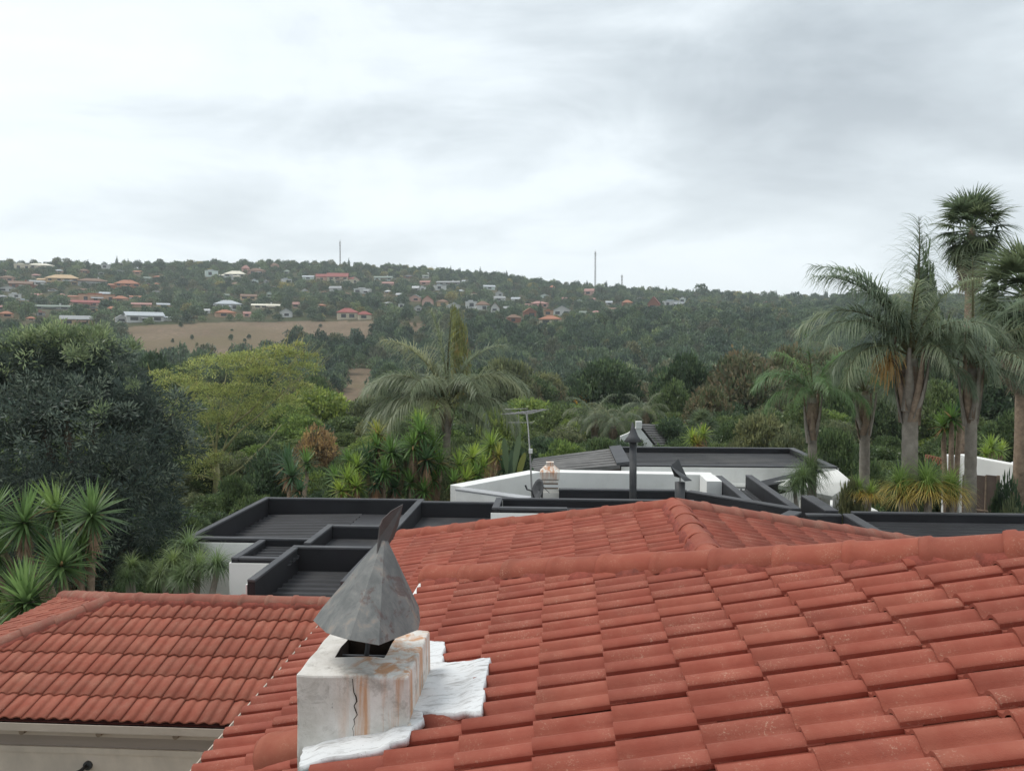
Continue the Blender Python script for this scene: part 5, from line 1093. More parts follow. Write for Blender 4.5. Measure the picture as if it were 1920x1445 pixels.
# strelitzia with paddle leaves beside the antenna
stz = thing('strelitzia', 'broad paddle-leaved plant left of the antenna pole foot', 'plant', tuple(at(958, 930, 27)[:2])+(-7.2,))
rr = random.Random(4); b0 = Vector(tuple(at(958, 930, 27)[:2])+(-7.2,))
for k, (px, py, tw) in enumerate(((975, 815, .2), (945, 822, -.4), (960, 845, .5), (985, 850, .9), (940, 855, -.8), (975, 880, .6), (955, 890, -.2), (1000, 878, 1.0), (930, 890, -1.1))):
    tip = at(px, py, 27+rr.uniform(-.6, .6)); st_ = b0+Vector((rr.uniform(-.2, .2), rr.uniform(-.2, .2), 1.2)); d = (tip-st_); s_ = d.cross(Vector((rr.uniform(-.5, .5), 1, .2))).normalized(); V = []
    for i_ in range(8):
        f = i_/7; c = st_+d*(.55+.45*f)+Vector((0, 0, .10*math.sin(math.pi*f))); w_ = .015+.095*math.sin(math.pi*min(1, f*.95+.02))**.7
        V += [c-s_*w_+Vector((0, 0, .04)), c, c+s_*w_+Vector((0, 0, .04))]
    me = npmesh('leaf', np.array([tuple(q) for q in V]), np.array([[3*i_+j, 3*i_+j+1, 3*i_+4+j, 3*i_+3+j] for i_ in range(7) for j in range(2)]), M_LEAF, np.broadcast_to(np.array((0.10, 0.15, 0.09) if k != 3 else (0.26, 0.27, 0.08)), (24, 3)), True)
    lf = link('leaf', me, stz); MB().tube([st_-Vector((0, 0, 1.2)), st_+d*.3, st_+d*.57], [.035, .025, .015], 6).build('stalk', M_FEVER, stz, smooth=True)
def pony_mesh(seed, pal, yel=0.0, L=0.85, n=260):
    rg = np.random.default_rng(seed); f = (np.arange(n)+.5)/n; el = np.radians(85-85*f**.8); az_ = np.arange(n)*2.39996
    D = np.stack([np.cos(el)*np.cos(az_), np.cos(el)*np.sin(az_), np.sin(el)+.25], 1); c = np.array(pal[0])*f[:, None]+np.array(pal[1])*(1-f[:, None])
    if yel: yy = (f > .55)[:, None]; c = np.where(yy, np.array((0.38, 0.29, 0.08)), c)
    c = c*(1+rg.normal(0, .15, (n, 1)))
    V, Q_, C = straps(D*.02, D, L*rg.uniform(.75, 1.15, n), .040, rg.uniform(1.6, 3.0, n)*(1 if not yel else .8), 7, rg, c, taper=.9); return npmesh('leaf_tuft', V, Q_, M_LEAF, C)
PN = [pony_mesh(k, ((0.06, 0.095, 0.045), (0.13, 0.18, 0.075))) for k in range(2)]; PY = [pony_mesh(7+k, ((0.17, 0.21, 0.055), (0.17, 0.25, 0.07)), .5) for k in range(2)]
def ponytail(label, heads, base, seed, ms, group):
    b0 = Vector(base); e = thing('ponytail_palm', label, 'plant', tuple(b0), group); rr = random.Random(seed); mb = MB()
    for (px, py, Y, rp) in heads:
        p = at(px, py, Y); s_ = rp*Y/FPX/.55; o = bpy.data.objects.new('leaf_tuft', rr.choice(ms)); COL.objects.link(o); o.parent = e; o.location = p-b0; o.scale = (s_,)*3; o.rotation_euler = (rr.uniform(-.15, .15), rr.uniform(-.15, .15), rr.random()*6.28)
        mb.tube([b0, b0.lerp(p, .5), p], [.14, .09, .05], 8)
    mb.build('stem', M_BARKG, e, smooth=True)
ponytail('drooping grassy plant against the white wall of the black-roofed house', [(352, 1035, 15.9, 40), (325, 1062, 15.4, 34), (372, 1068, 15.2, 36), (408, 1066, 15.0, 33), (305, 1085, 15.2, 30), (345, 1090, 15, 34)], (at(350, 1090, 15.4).x, 15.4, -7.2), 1, PN, 'ponytail palms')
ponytail('smaller drooping grassy plant left of the white wall', [(248, 1068, 15.8, 28), (240, 1090, 15.5, 26)], (at(246, 1090, 15.6).x, 15.6, -7.2), 2, PN, 'ponytail palms')
for k, (px, py, Y, rp, lb) in enumerate(((1690, 915, 21, 37, 'yellowing grassy tuft left of its two neighbours below the thick palm'), (1738, 912, 20.6, 40, 'middle yellowing grassy tuft below the thick palm'), (1780, 918, 20.8, 35, 'yellowing grassy tuft beside the gate palm trunk'))):
    ponytail(lb, [(px, py, Y, rp), (px+6, py+18, Y-.2, rp*.9)], (at(px, py, Y).x, Y, -7.2), 3+k, PY, 'yellowing grass tufts')
ponytail('green grassy plant under the slim palm beside the white annex', [(1505, 905, 24.2, 34), (1520, 885, 24.8, 34), (1490, 915, 24, 26)], (at(1508, 920, 24.4).x, 24.4, -7.2), 9, PN, 'ponytail palms')
ponytail('yellow grass tuft at the foot of the second slim palm', [(1610, 925, 24, 26), (1632, 930, 23.8, 24)], (at(1618, 930, 24).x, 24, -7.2), 10, PY, 'yellowing grass tufts')

# ------------------------------------------------------------------ hillside houses
WC = {'white': (0.60, 0.60, 0.585), 'cream': (0.58, 0.52, 0.40), 'tan': (0.56, 0.40, 0.24), 'peach': (0.52, 0.335, 0.23), 'orange': (0.42, 0.195, 0.125), 'brick': (0.30, 0.14, 0.10), 'pink': (0.60, 0.38, 0.32), 'grey': (0.36, 0.36, 0.35), 'mint': (0.62, 0.70, 0.66)}
RC = {'grey': (0.30, 0.31, 0.31), 'dkgrey': (0.13, 0.13, 0.13), 'red': (0.29, 0.10, 0.09), 'terra': (0.36, 0.165, 0.105), 'brown': (0.20, 0.13, 0.095), 'cream': (0.70, 0.66, 0.55), 'white': (0.52, 0.53, 0.53), 'green': (0.22, 0.26, 0.22), 'pink': (0.38, 0.21, 0.185), 'tin': (0.42, 0.45, 0.47)}
WM = {k: plain('hill_wall_'+k, c, 0.85, 0.06, 0.4) for k, c in WC.items()}; RM = {k: plain('hill_roof_'+k, c, 0.8, 0.15, 0.8) for k, c in RC.items()}
# x0, x1, top, base (photo), wall, roof, shape, label

HH = [(30, 54, 495, 508, 'cream', 'cream', 'flat', 'cream flat-roofed villa near the skyline at far left'), (55, 99, 493, 504, 'cream', 'cream', 'hip', 'long cream villa beside the cream flat-roofed one'), (0, 27, 516, 528, 'pink', 'brown', 'hip', 'brown hipped house at the left edge below the villas'),
 (19, 58, 526, 541, 'brick', 'brown', 'gable', 'red-brown brick house left of the tan villa'), (58, 84, 525, 535, 'white', 'grey', 'gable', 'small white house with grey roof beside the brick one'), (88, 145, 514, 534, 'tan', 'tan_', 'hip', 'large tan two-storey villa on the left hillside'),
 (148, 200, 521, 536, 'grey', 'brown', 'hip', 'low house with a broad brown roof right of the tan villa'), (217, 260, 524, 544, 'orange', 'terra', 'hip', 'orange-red house left of the dark tree slope'), (190, 207, 496, 504, 'white', 'grey', 'flat', 'tiny white house under the left skyline'),
 (19, 39, 551, 559, 'white', 'white', 'flat', 'small bright white block low at the left'), (0, 30, 535, 547, 'white', 'grey', 'front', 'grey-roofed house with white gables at the left edge'), (150, 214, 552, 569, 'peach', 'terra', 'flat', 'long peach building in the middle of the left hillside'), (212, 240, 554, 568, 'peach', 'terra', 'hip', 'peach house at the right end of the long peach building'),
 (133, 184, 562, 574, 'pink', 'red', 'gable', 'house with a pinkish red roof in front of the long peach building'), (67, 128, 571, 580, 'grey', 'green', 'gable', 'long low green-grey roof on the left hillside'), (0, 22, 583, 595, 'peach', 'terra', 'hip', 'peach house at the left edge above the dark tree'),
 (117, 173, 591, 610, 'tan', 'grey', 'gable', 'tan brick house with a grey roof just above the dark tree'), (240, 306, 584, 604, 'white', 'tin', 'gable', 'long pale house with a light grey metal roof at the edge of the brown field'), (218, 238, 590, 604, 'white', 'white', 'front', 'small white gable beside the long metal-roofed house'), (248, 282, 567, 576, 'peach', 'pink', 'gable', 'small pinkish house above the metal-roofed one'),
 (150, 168, 504, 513, 'brick', 'brown', 'hip', 'small brown house below the left skyline'), (187, 207, 547, 556, 'white', 'tin', 'gable', 'pale metal roof above the long peach building'), (250, 266, 507, 514, 'peach', 'terra', 'gable', 'small terracotta roof near the left skyline'),
 (420, 460, 507, 525, 'white', 'cream', 'hip', 'large white villa below the skyline in the left centre'), (453, 468, 497, 513, 'pink', 'pink', 'hip', 'pinkish tower house beside the large white villa'), (386, 409, 507, 519, 'mint', 'tin', 'flat', 'pale mint house left of the large white villa'), (468, 498, 502, 516, 'pink', 'brown', 'hip', 'pinkish house right of the tower house'), (508, 523, 493, 504, 'pink', 'brown', 'hip', 'small pink house right under the skyline'),
 (403, 452, 562, 582, 'white', 'tin', 'hip', 'white two-storey house with grey roof above the brown field'), (405, 441, 580, 595, 'peach', 'terra', 'hip', 'orange-roofed house in front of the white two-storey one'), (457, 470, 584, 594, 'pink', 'pink', 'gable', 'small pink house right of the orange-roofed one'), (473, 524, 569, 578, 'cream', 'cream', 'gable', 'long low cream roof right of the white two-storey house'), (452, 481, 551, 562, 'tan', 'brown', 'gable', 'tan roofed house above the long low cream roof'), (525, 548, 578, 595, 'white', 'tin', 'front', 'white gabled house at the top edge of the brown field'),
 (566, 577, 541, 549, 'white', 'white', 'front', 'tiny white gable in the centre left trees'), (549, 561, 566, 577, 'pink', 'pink', 'gable', 'tiny pink house in the centre left trees'), (567, 588, 516, 524, 'mint', 'tin', 'gable', 'pale metal roof in the upper centre left'), (592, 613, 513, 528, 'pink', 'red', 'gable', 'dull red house left of the red-roofed pair'), (613, 652, 511, 532, 'cream', 'red', 'gable', 'red-roofed house of the pair below the left mast'), (655, 674, 518, 532, 'cream', 'red', 'front', 'smaller steep red gable of the pair below the left mast'),
 (700, 735, 517, 526, 'mint', 'green', 'gable', 'pale green roof in the upper centre'), (632, 672, 577, 599, 'cream', 'red', 'hip', 'large cream house with red roof above the field'), (672, 697, 583, 599, 'cream', 'red', 'hip', 'right wing house with red roof beside the large cream one'), (663, 695, 541, 551, 'white', 'white', 'flat', 'white flat-roofed house in the centre'), (617, 639, 536, 547, 'white', 'grey', 'gable', 'grey and white house left of the white flat-roofed one'), (717, 738, 528, 536, 'pink', 'pink', 'gable', 'small pinkish roof below the pale green roof'),
 (772, 785, 536, 546, 'white', 'white', 'gable', 'left one of two small white houses in the centre'), (786, 799, 538, 547, 'white', 'white', 'flat', 'right one of two small white houses in the centre'), (767, 789, 552, 565, 'pink', 'grey', 'front', 'pale grey gable left of the pink gable'), (791, 812, 554, 575, 'pink', 'terra', 'front', 'tall pink gabled house in the centre'), (819, 841, 561, 574, 'tan', 'brown', 'hip', 'brown pyramid-roofed house right of the pink gable'), (839, 864, 567, 581, 'white', 'tin', 'front', 'white house right of the brown pyramid roof'), (777, 791, 572, 583, 'white', 'white', 'front', 'small white gable below the tall pink gable'),
 (893, 919, 564, 583, 'white', 'brown', 'hip', 'white-walled house with a big brown roof in the centre'), (815, 838, 535, 544, 'white', 'tin', 'flat', 'pale flat house above the brown pyramid roof'), (818, 861, 526, 535, 'grey', 'grey', 'gable', 'long grey roof in the upper centre'), (787, 806, 526, 534, 'pink', 'pink', 'gable', 'pinkish roof left of the long grey one'), (872, 893, 565, 578, 'white', 'white', 'flat', 'white block left of the big brown roof'), (920, 936, 566, 592, 'white', 'brown', 'front', 'narrow brown-gabled house right of the big brown roof'),
 (995, 1029, 564, 577, 'pink', 'pink', 'hip', 'pinkish house above the white modern one'), (982, 1006, 577, 594, 'brick', 'terra', 'front', 'red brick house left of the orange roof'), (1037, 1070, 573, 592, 'white', 'tin', 'front', 'bright white modern house near the top of the wood'), (1010, 1052, 591, 609, 'cream', 'terra', 'hip', 'orange-roofed house at the upper edge of the wood'), (1020, 1038, 582, 592, 'peach', 'terra', 'flat', 'peach house behind the orange-roofed one'), (952, 978, 589, 605, 'brick', 'brown', 'hip', 'brown-roofed brick house at the upper edge of the wood'),
 (1095, 1113, 541, 553, 'pink', 'pink', 'gable', 'pinkish house on the ridge below the tall mast'), (1168, 1186, 562, 575, 'brick', 'terra', 'hip', 'orange-brown roof right of the tall mast'), (1136, 1148, 564, 572, 'grey', 'tin', 'gable', 'small pale roof below the tall mast'), (907, 929, 534, 543, 'mint', 'tin', 'gable', 'pale roof high on the slope in the centre right'), (927, 948, 555, 565, 'white', 'grey', 'gable', 'white house with grey roof above the big brown roof'), (929, 943, 545, 556, 'white', 'white', 'front', 'small steep white gable above the big brown roof'),
 (1214, 1236, 556, 589, 'brick', 'red', 'front', 'tall red brick house in the wood at centre right'), (1245, 1276, 564, 577, 'white', 'tin', 'flat', 'long white house right of the tall red brick one'), (1274, 1285, 559, 569, 'mint', 'white', 'flat', 'small pale block at the end of the long white house')]
HH0 = list(HH); _rh = random.Random(31); _n = 0
while _n < 66:
    cx_ = _rh.choice((_rh.uniform(0, 320), _rh.uniform(0, 300), _rh.uniform(380, 700), _rh.uniform(700, 1080), _rh.uniform(1080, 1500))); lo_ = np.interp(cx_, [0, 700, 900, 1116, 1300, 1500], [506, 510, 528, 553, 565, 572]); hi_ = np.interp(cx_, [0, 320, 700, 1080, 1200, 1500], [606, 590, 590, 600, 585, 582])
    cy_ = _rh.uniform(lo_, hi_); w_ = _rh.uniform(9, 22)*np.interp(cy_, [500, 600], [.8, 1.15]); h_ = _rh.uniform(5.5, 10.5)*np.interp(cy_, [500, 600], [.85, 1.2])
    if any(cx_+w_/2 > q[0]-3 and cx_-w_/2 < q[1]+3 and cy_ > q[2]-2 and cy_-h_ < q[3]+2 for q in HH): continue
    wc_ = _rh.choice(('white', 'white', 'white', 'grey', 'cream', 'pink', 'brick', 'tan', 'mint')); rc_ = _rh.choice(('grey', 'dkgrey', 'brown', 'tin', 'terra', 'pink', 'white', 'green', 'brown')); sh_ = _rh.choice(('gable', 'hip', 'front', 'flat', 'gable', 'hip'))
    nm_ = {'dkgrey': 'dark grey', 'tin': 'pale metal', 'terra': 'terracotta', 'pink': 'pinkish'}.get(rc_, rc_)
    lb_ = 'small '+wc_.replace('mint', 'pale green')+' house with '+nm_+' roof '+place_words(cx_, cy_-h_/2, [((q[0]+q[1])/2, (q[2]+q[3])/2, ' '.join(q[7].split()[:6]) if q[7].split()[5] not in ('the', 'a', 'of', 'at', 'in', 'with', 'and', 'below') else ' '.join(q[7].split()[:5])) for q in HH0]); lb_ = ' '.join(lb_.split()[:16])
    if any(q[7] == lb_ for q in HH): continue
    HH.append((cx_-w_/2, cx_+w_/2, cy_-h_, cy_, wc_, rc_, sh_, lb_)); _n += 1
HBOX = []
rr = random.Random(77)
for (xa, xb, yt, yb, wc, rc, sh, lb) in HH:
    p, r = ground_at((xa+xb)/2, yb); k = (p.y*_ca-p.x*_sa)/FPX*1.0; W = (xb-xa)*k; H = (yb-yt)*k
    if rc == 'tan_': rc = 'tan'; RM.setdefault('tan', plain('hill_roof_tan', (0.50, 0.36, 0.22), 0.8, 0.1, 0.8))
    HBOX.append((xa, xb, yt, yb, r)); D_ = min(W*.7, 9+W*.1); e = thing('hillside_house', lb, 'house', (p.x, p.y, p.z), 'houses on the far hillside')
    e.rotation_euler = (0, 0, -math.atan2(p.x, p.y)+rr.uniform(-.22, .22)); two = H > 8.0
    rh = 0.0 if sh == 'flat' else H*(0.36 if sh != 'front' else .42); wh = H-rh; hw = W/2*.95; ov = W*.03+.25
    wallm = MB().box(-hw, hw, 0, D_, -3.5, wh)
    if sh == 'front': wallm.add([(-hw, 0, wh), (hw, 0, wh), (0, 0, wh+rh*.96), (-hw, D_, wh), (hw, D_, wh), (0, D_, wh+rh*.96)], [(0, 1, 2), (4, 3, 5)])
    elif sh == 'gable': wallm.add([(-hw, 0, wh), (-hw, D_, wh), (-hw, D_/2, wh+rh*.94), (hw, 0, wh), (hw, D_, wh), (hw, D_/2, wh+rh*.94)], [(0, 2, 1), (3, 4, 5)])
    wo_ = wallm.build('wall', WM[wc], e, local=True)
    rm = MB()
    if sh == 'flat':
        rm.box(-hw-.2, hw+.2, -.2, D_+.2, wh-.35, wh+.05).box(-hw*.5, hw*.3, D_*.3, D_*.8, wh+.051, wh+.9)
    elif sh == 'gable':
        rm.add([(-hw-ov, -ov, wh-.15), (hw+ov, -ov, wh-.15), (hw+ov, D_/2, wh+rh), (-hw-ov, D_/2, wh+rh), (hw+ov, D_+ov, wh-.15), (-hw-ov, D_+ov, wh-.15), (-hw-ov, -ov, wh-.4), (hw+ov, -ov, wh-.4)], [(0, 1, 2, 3), (3, 2, 4, 5), (6, 7, 1, 0)])
    elif sh == 'front':
        rm.add([(-hw-ov, -ov, wh-.2), (0, -ov, wh+rh), (0, D_+ov, wh+rh), (-hw-ov, D_+ov, wh-.2), (hw+ov, -ov, wh-.2), (hw+ov, D_+ov, wh-.2), (-hw-ov, -ov, wh-.5), (0, -ov, wh+rh-.35), (hw+ov, -ov, wh-.5)], [(0, 1, 2, 3), (1, 4, 5, 2), (6, 7, 1, 0), (7, 8, 4, 1)])
    else:
        i_ = min(hw*.8, D_*.5)
        rm.add([(-hw-ov, -ov, wh-.15), (hw+ov, -ov, wh-.15), (hw+ov, D_+ov, wh-.15), (-hw-ov, D_+ov, wh-.15), (-hw+i_, D_/2, wh+rh), (hw-i_, D_/2, wh+rh), (-hw-ov, -ov, wh-.45), (hw+ov, -ov, wh-.45)], [(0, 1, 5, 4), (1, 2, 5), (2, 3, 4, 5), (3, 0, 4), (6, 7, 1, 0)])
    ro = rm.build('roof', RM[rc], e, local=True)
    if sh in ('gable', 'hip') and W > 14 and rr.random() < .6:
        MB().box(hw*.35, hw*.35+.9, D_*.45, D_*.45+.8, wh+rh*.5, wh+rh+1.0).build('chimney', WM['white' if wc != 'brick' else 'brick'], ro, local=True)
    if W > 13:          # lower side wing and a veranda roof on the larger houses
        sg_ = rr.choice((-1, 1)); wx0 = hw*sg_; wx1 = (hw+W*.28)*sg_; wh2 = wh*.72
        MB().box(min(wx0, wx1), max(wx0, wx1), D_*.25, D_*.85, -3.5, wh2).build('side_wing', WM[wc], e, local=True)
        MB().add([(min(wx0, wx1)-.4*(sg_ < 0), D_*.25-.5, wh2), (max(wx0, wx1)+.4*(sg_ > 0), D_*.25-.5, wh2), (max(wx0, wx1)+.4*(sg_ > 0), D_*.85+.4, wh2), (min(wx0, wx1)-.4*(sg_ < 0), D_*.85+.4, wh2), (min(wx0, wx1), D_*.55, wh2+H*.16), (max(wx0, wx1), D_*.55, wh2+H*.16)], [(0, 1, 5, 4), (1, 2, 5), (2, 3, 4, 5), (3, 0, 4)]).build('wing_roof', RM[rc], e, local=True)
        vx = rr.uniform(-.5, .2)*hw
        MB().slab([(vx, -2.6, wh*.55), (vx+hw*.7, -2.6, wh*.55), (vx+hw*.7, -.02, wh*.72), (vx, -.02, wh*.72)], (0, -.1, 1), .2).build('veranda_roof', RM[rr.choice(('grey', 'brown', rc))], e, local=True)
    nwin = max(1, int(W/5.5)); fl_ = 2 if two and wh > 4.5 else 1
    for q_ in range(fl_):
        for c in range(nwin):
            xx = -hw+(c+.5+rr.uniform(-.15, .15))*2*hw/nwin; ww = min(1.5, 2*hw/nwin*.3)*rr.uniform(.7, 1.2); z0 = wh*(q_+.25)/fl_; z1 = wh*(q_+.74)/fl_
            wn = MB().box(xx-ww, xx+ww, -.06, .0, z0, z1).build('window', M_GLASS, e, local=True)
            if W > 20: MB().box(xx-ww-.12, xx+ww+.12, -.12, -.065, z0-.2, z0-.02).build('sill', WM['white'], wn, local=True)
# radio masts on the ridge
for (px, yt, yb, w_, lb) in ((1116, 468, 545, 1.5, 'tallest thin radio mast standing on the ridge'), (1166, 514, 548, 1.6, 'short lattice mast right of the tallest one'), (638, 449, 497, 1.3, 'thin radio mast on the skyline left of centre')):
    p, r = ground_at(px, yb-0); 
    p = Vector(ray(px, yb)*(p.y/ray(px, yb)[1])); p.z = float(terrain(p.x, p.y)); top = Vector(ray(px, yt)*(p.y/ray(px, yt)[1])).z; e = thing('radio_mast', lb, 'mast', tuple(p), 'masts on the skyline'); h = top-p.z; mb = MB()
    legs = [(-w_*.5, -.3), (w_*.5, -.3), (0, w_*.6)]
    for (lx, ly) in legs: MB().tube([(lx, ly, -1), (lx*.8, ly*.8, h*.95)], .20, 5).build('leg', M_GALV, e, local=True)
    nz = int(h/3.2)
    for k in range(nz):
        z0, z1 = k*h*.95/nz, (k+1)*h*.95/nz
        for j in range(3):
            a_, b_ = legs[j], legs[(j+1) % 3]; mb.tube([(a_[0]*.9, a_[1]*.9, z0), (b_[0]*.9, b_[1]*.9, z1)], .10, 4, cap=False)
    mb.build('lattice', M_GALV, e, local=True); MB().tube([(0, 0, h*.93), (0, 0, h)], .15, 5).build('antenna', M_GALV, e, local=True)
    MB().box(-w_*.7, w_*.7, -.5, .5, h*.86, h*.90).build('aerial_box', M_WHITE, e, local=True)

# ------------------------------------------------------------------ far trees: 300 told apart on the hillside, the rest one wood
FARP = {'f0': [(4, (0.050, 0.076, 0.046)), (3, (0.068, 0.098, 0.058))], 'f1': [(4, (0.038, 0.059, 0.041)), (3, (0.055, 0.079, 0.051))], 'f2': [(4, (0.070, 0.098, 0.055)), (3, (0.098, 0.125, 0.068))], 'f3': [(3, (0.082, 0.088, 0.056)), (2, (0.062, 0.073, 0.046))], 'f4': [(3, (0.14, 0.13, 0.055)), (2, (0.10, 0.105, 0.05))]}
FARM = []
def far_mesh(kind, pal, seed, n=150):
    bl, rg = unit_tree(kind, seed); V, Q_, C = leafcloud(bl, n, 5, 0.085, 0.15, 0.7, FARP[pal], rg, shell=0.72, out=0.7, up=0.25, flat=0.5, jit=.2)
    return npmesh('crown', V, Q_, M_FAR, C)
FSPEC = [('round', 'f0', 31), ('round', 'f1', 32), ('round', 'f2', 33), ('round', 'f1', 34), ('round', 'f3', 35), ('cone', 'f1', 36), ('round', 'f4', 37), ('round', 'f0', 38)]
FARM = [far_mesh(*s) for s in FSPEC]
FLAB = ['green rounded tree among the hillside houses', 'very dark rounded tree among the hillside houses', 'light green rounded tree among the hillside houses', 'dark broad tree among the hillside houses', 'brownish tree among the hillside houses', 'dark pointed conifer among the hillside houses', 'yellowing tree among the hillside houses', 'dense green tree among the hillside houses']
rg = np.random.default_rng(5)
NS = 26000
azs = rg.uniform(-0.70, 0.62, NS)-0.0; rsq = np.sqrt(rg.uniform(215**2, 905**2, NS)); X_ = np.sin(azs)*rsq; Y_ = np.cos(azs)*rsq; Z_ = terrain(X_, Y_)
Pn = np.stack([X_, Y_, Z_], 1); ff = Pn@F_; PX = 960+FPX*(Pn@R_)/ff; PYY = 722.5-FPX*(Pn@U_)/ff
# the wood (dense) lies below the houses, the gardens (looser) between them
woodline = np.interp(PX, [-200, 230, 420, 560, 700, 760, 900, 1050, 1200, 1300, 1500, 2100], [640, 640, 632, 622, 610, 602, 606, 612, 592, 580, 572, 570])
wood = PYY > woodline
keep = rg.random(NS) < np.where(wood, np.where(rsq < 470, 1.0, .8), np.where(PYY > 600, .35, .42))
infield = field_mask(PX, PYY) | field_mask(PX, PYY-6)
keep &= ~infield | (rg.random(NS) < .03)
SCL = np.where(wood, rg.uniform(2.5, 4.1, NS), rg.uniform(2.2, 5.2, NS)); SCL = np.where(infield, rg.uniform(.5, 1.3, NS), SCL); HGT = SCL*np.where(infield, rg.uniform(.9, 1.5, NS), 1.0)*np.where(wood, rg.uniform(1.7, 2.4, NS), rg.uniform(1.25, 1.9, NS))
vi = np.where(wood, rg.choice([0, 1, 3, 7, 4, 2, 0, 3, 7, 1], NS), rg.choice([0, 1, 2, 2, 3, 4, 3, 6, 7, 0, 7, 2, 0, 1, 2, 7, 3, 1, 5, 0, 4, 2], NS))
HGT = np.where(vi == 5, HGT*1.5, HGT); SCL = np.where(vi == 5, SCL*.5, SCL)
kpx = FPX/np.maximum(ff, 1)
for q_, (xa, xb, yt, yb, r) in enumerate(HBOX):       # gardens in front of a house stay low
    ov_ = (PX+SCL*kpx > xa+2) & (PX-SCL*kpx < xb-2) & (rsq < r+9) & (rsq > r-150) & (PYY-HGT*kpx < yb-(yb-yt)*(.55 if q_ < len(HH0) else 1.1)) & (PYY > yt-4)
    keep &= ~ov_
    keep &= ~((np.abs(PX-(xa+xb)/2) < (xb-xa)*.6) & (np.abs(rsq-r-4) < 9))
ids = np.nonzero(keep)[0]
# few thin out where sampling is dense: keep minimum spacing on a grid
cell = {}
sel = []
for i_ in ids:
    c_ = 5.8 if wood[i_] else 7.2; key = (bool(wood[i_]), int(X_[i_]//c_), int(Y_[i_]//c_))
    if key in cell: continue
    cell[key] = 1; sel.append(i_)
sel = np.array(sel); gard = sel[~wood[sel] & (PX[sel] > -5) & (PX[sel] < 1925) & (vi[sel] != 5)]; big = gard[np.argsort(-(SCL[gard]*HGT[gard]*kpx[gard]**2))][:300]; bigset = set(big.tolist())
HIT = []; HMARK = []
for h_ in HH0:
    wd_ = h_[7].split(); n_ = min(len(wd_), 9)
    while n_ > 3 and wd_[n_-1] in ('the', 'a', 'of', 'at', 'in', 'with', 'by', 'and', 'below', 'above', 'left', 'right', 'beside', 'on', 'behind', 'near', 'just', 'light', 'grey', 'red', 'brown', 'big', 'tall', 'long', 'large', 'upper', 'low', 'small', 'pale', 'white', 'orange', 'one', 'its', 'under', 'edge', 'end'): n_ -= 1
    HMARK.append(((h_[0]+h_[1])/2, (h_[2]+h_[3])/2, ' '.join(wd_[:n_])))
for i_ in big:
    o = bpy.data.objects.new('hillside_tree', FARM[vi[i_]]); COL.objects.link(o); o.location = (X_[i_], Y_[i_], Z_[i_]-.3); o.scale = (SCL[i_], SCL[i_], HGT[i_]); o.rotation_euler = (0, 0, rg.uniform(0, 6.28))
    tag(o, FLAB[vi[i_]], 'tree', 'trees on the far hillside'); HIT.append((o, FLAB[vi[i_]].split(' among')[0], place_words(PX[i_], PYY[i_]-5, HMARK), SCL[i_]*kpx[i_]))
set_labels(HIT)
# lone trees that stand out on the skyline
for (px, yt, yb, wpx, m_, lb) in ((601, 473, 496, 20, 0, 'lollipop-shaped tree standing alone on the skyline beside the left mast'), (1316, 531, 562, 34, 1, 'tall bushy tree breaking the skyline right of centre'), (1235, 535, 560, 9, 5, 'thin cypress on the skyline above the tall red brick house'), (1408, 548, 574, 11, 5, 'pointed conifer on the skyline right of the bushy tree'), (1442, 548, 574, 9, 5, 'second pointed conifer on the skyline near the slim palm'), (1080, 526, 545, 24, 3, 'rounded tree on the ridge left of the tallest mast'), (1493, 546, 574, 30, 1, 'dark round tree on the skyline at the palm fronds'), (1370, 548, 575, 26, 1, 'dark tree on the skyline between bushy tree and conifer'), (258, 487, 505, 22, 3, 'dark tree standing up on the left skyline'), (12, 478, 500, 40, 1, 'dark tree mass at the left end of the skyline'), (300, 490, 508, 34, 1, 'rounded dark tree on the left skyline'), (440, 492, 508, 30, 1, 'dark rounded tree behind the large white villa'), (1010, 520, 540, 26, 3, 'dark tree on the ridge in the centre'), (1198, 540, 560, 9, 5, 'small cypress on the ridge right of the short mast'), (1460, 575, 600, 34, 6, 'yellowing round tree near the skyline left of the slim palm'), (858, 545, 562, 26, 6, 'golden tree among the houses in the centre')):
    d0 = ray(px, yb); p, r = ground_at(px, yb); k = (np.array(p)@F_)/FPX; hw = wpx*k/2; h = (yb-yt)*k
    o = bpy.data.objects.new('skyline_tree', FARM[m_]); COL.objects.link(o); o.location = p-Vector((0, 0, .5)); o.scale = (hw, hw, h); tag(o, lb, 'tree')
rest = np.array([i_ for i_ in sel if i_ not in bigset])
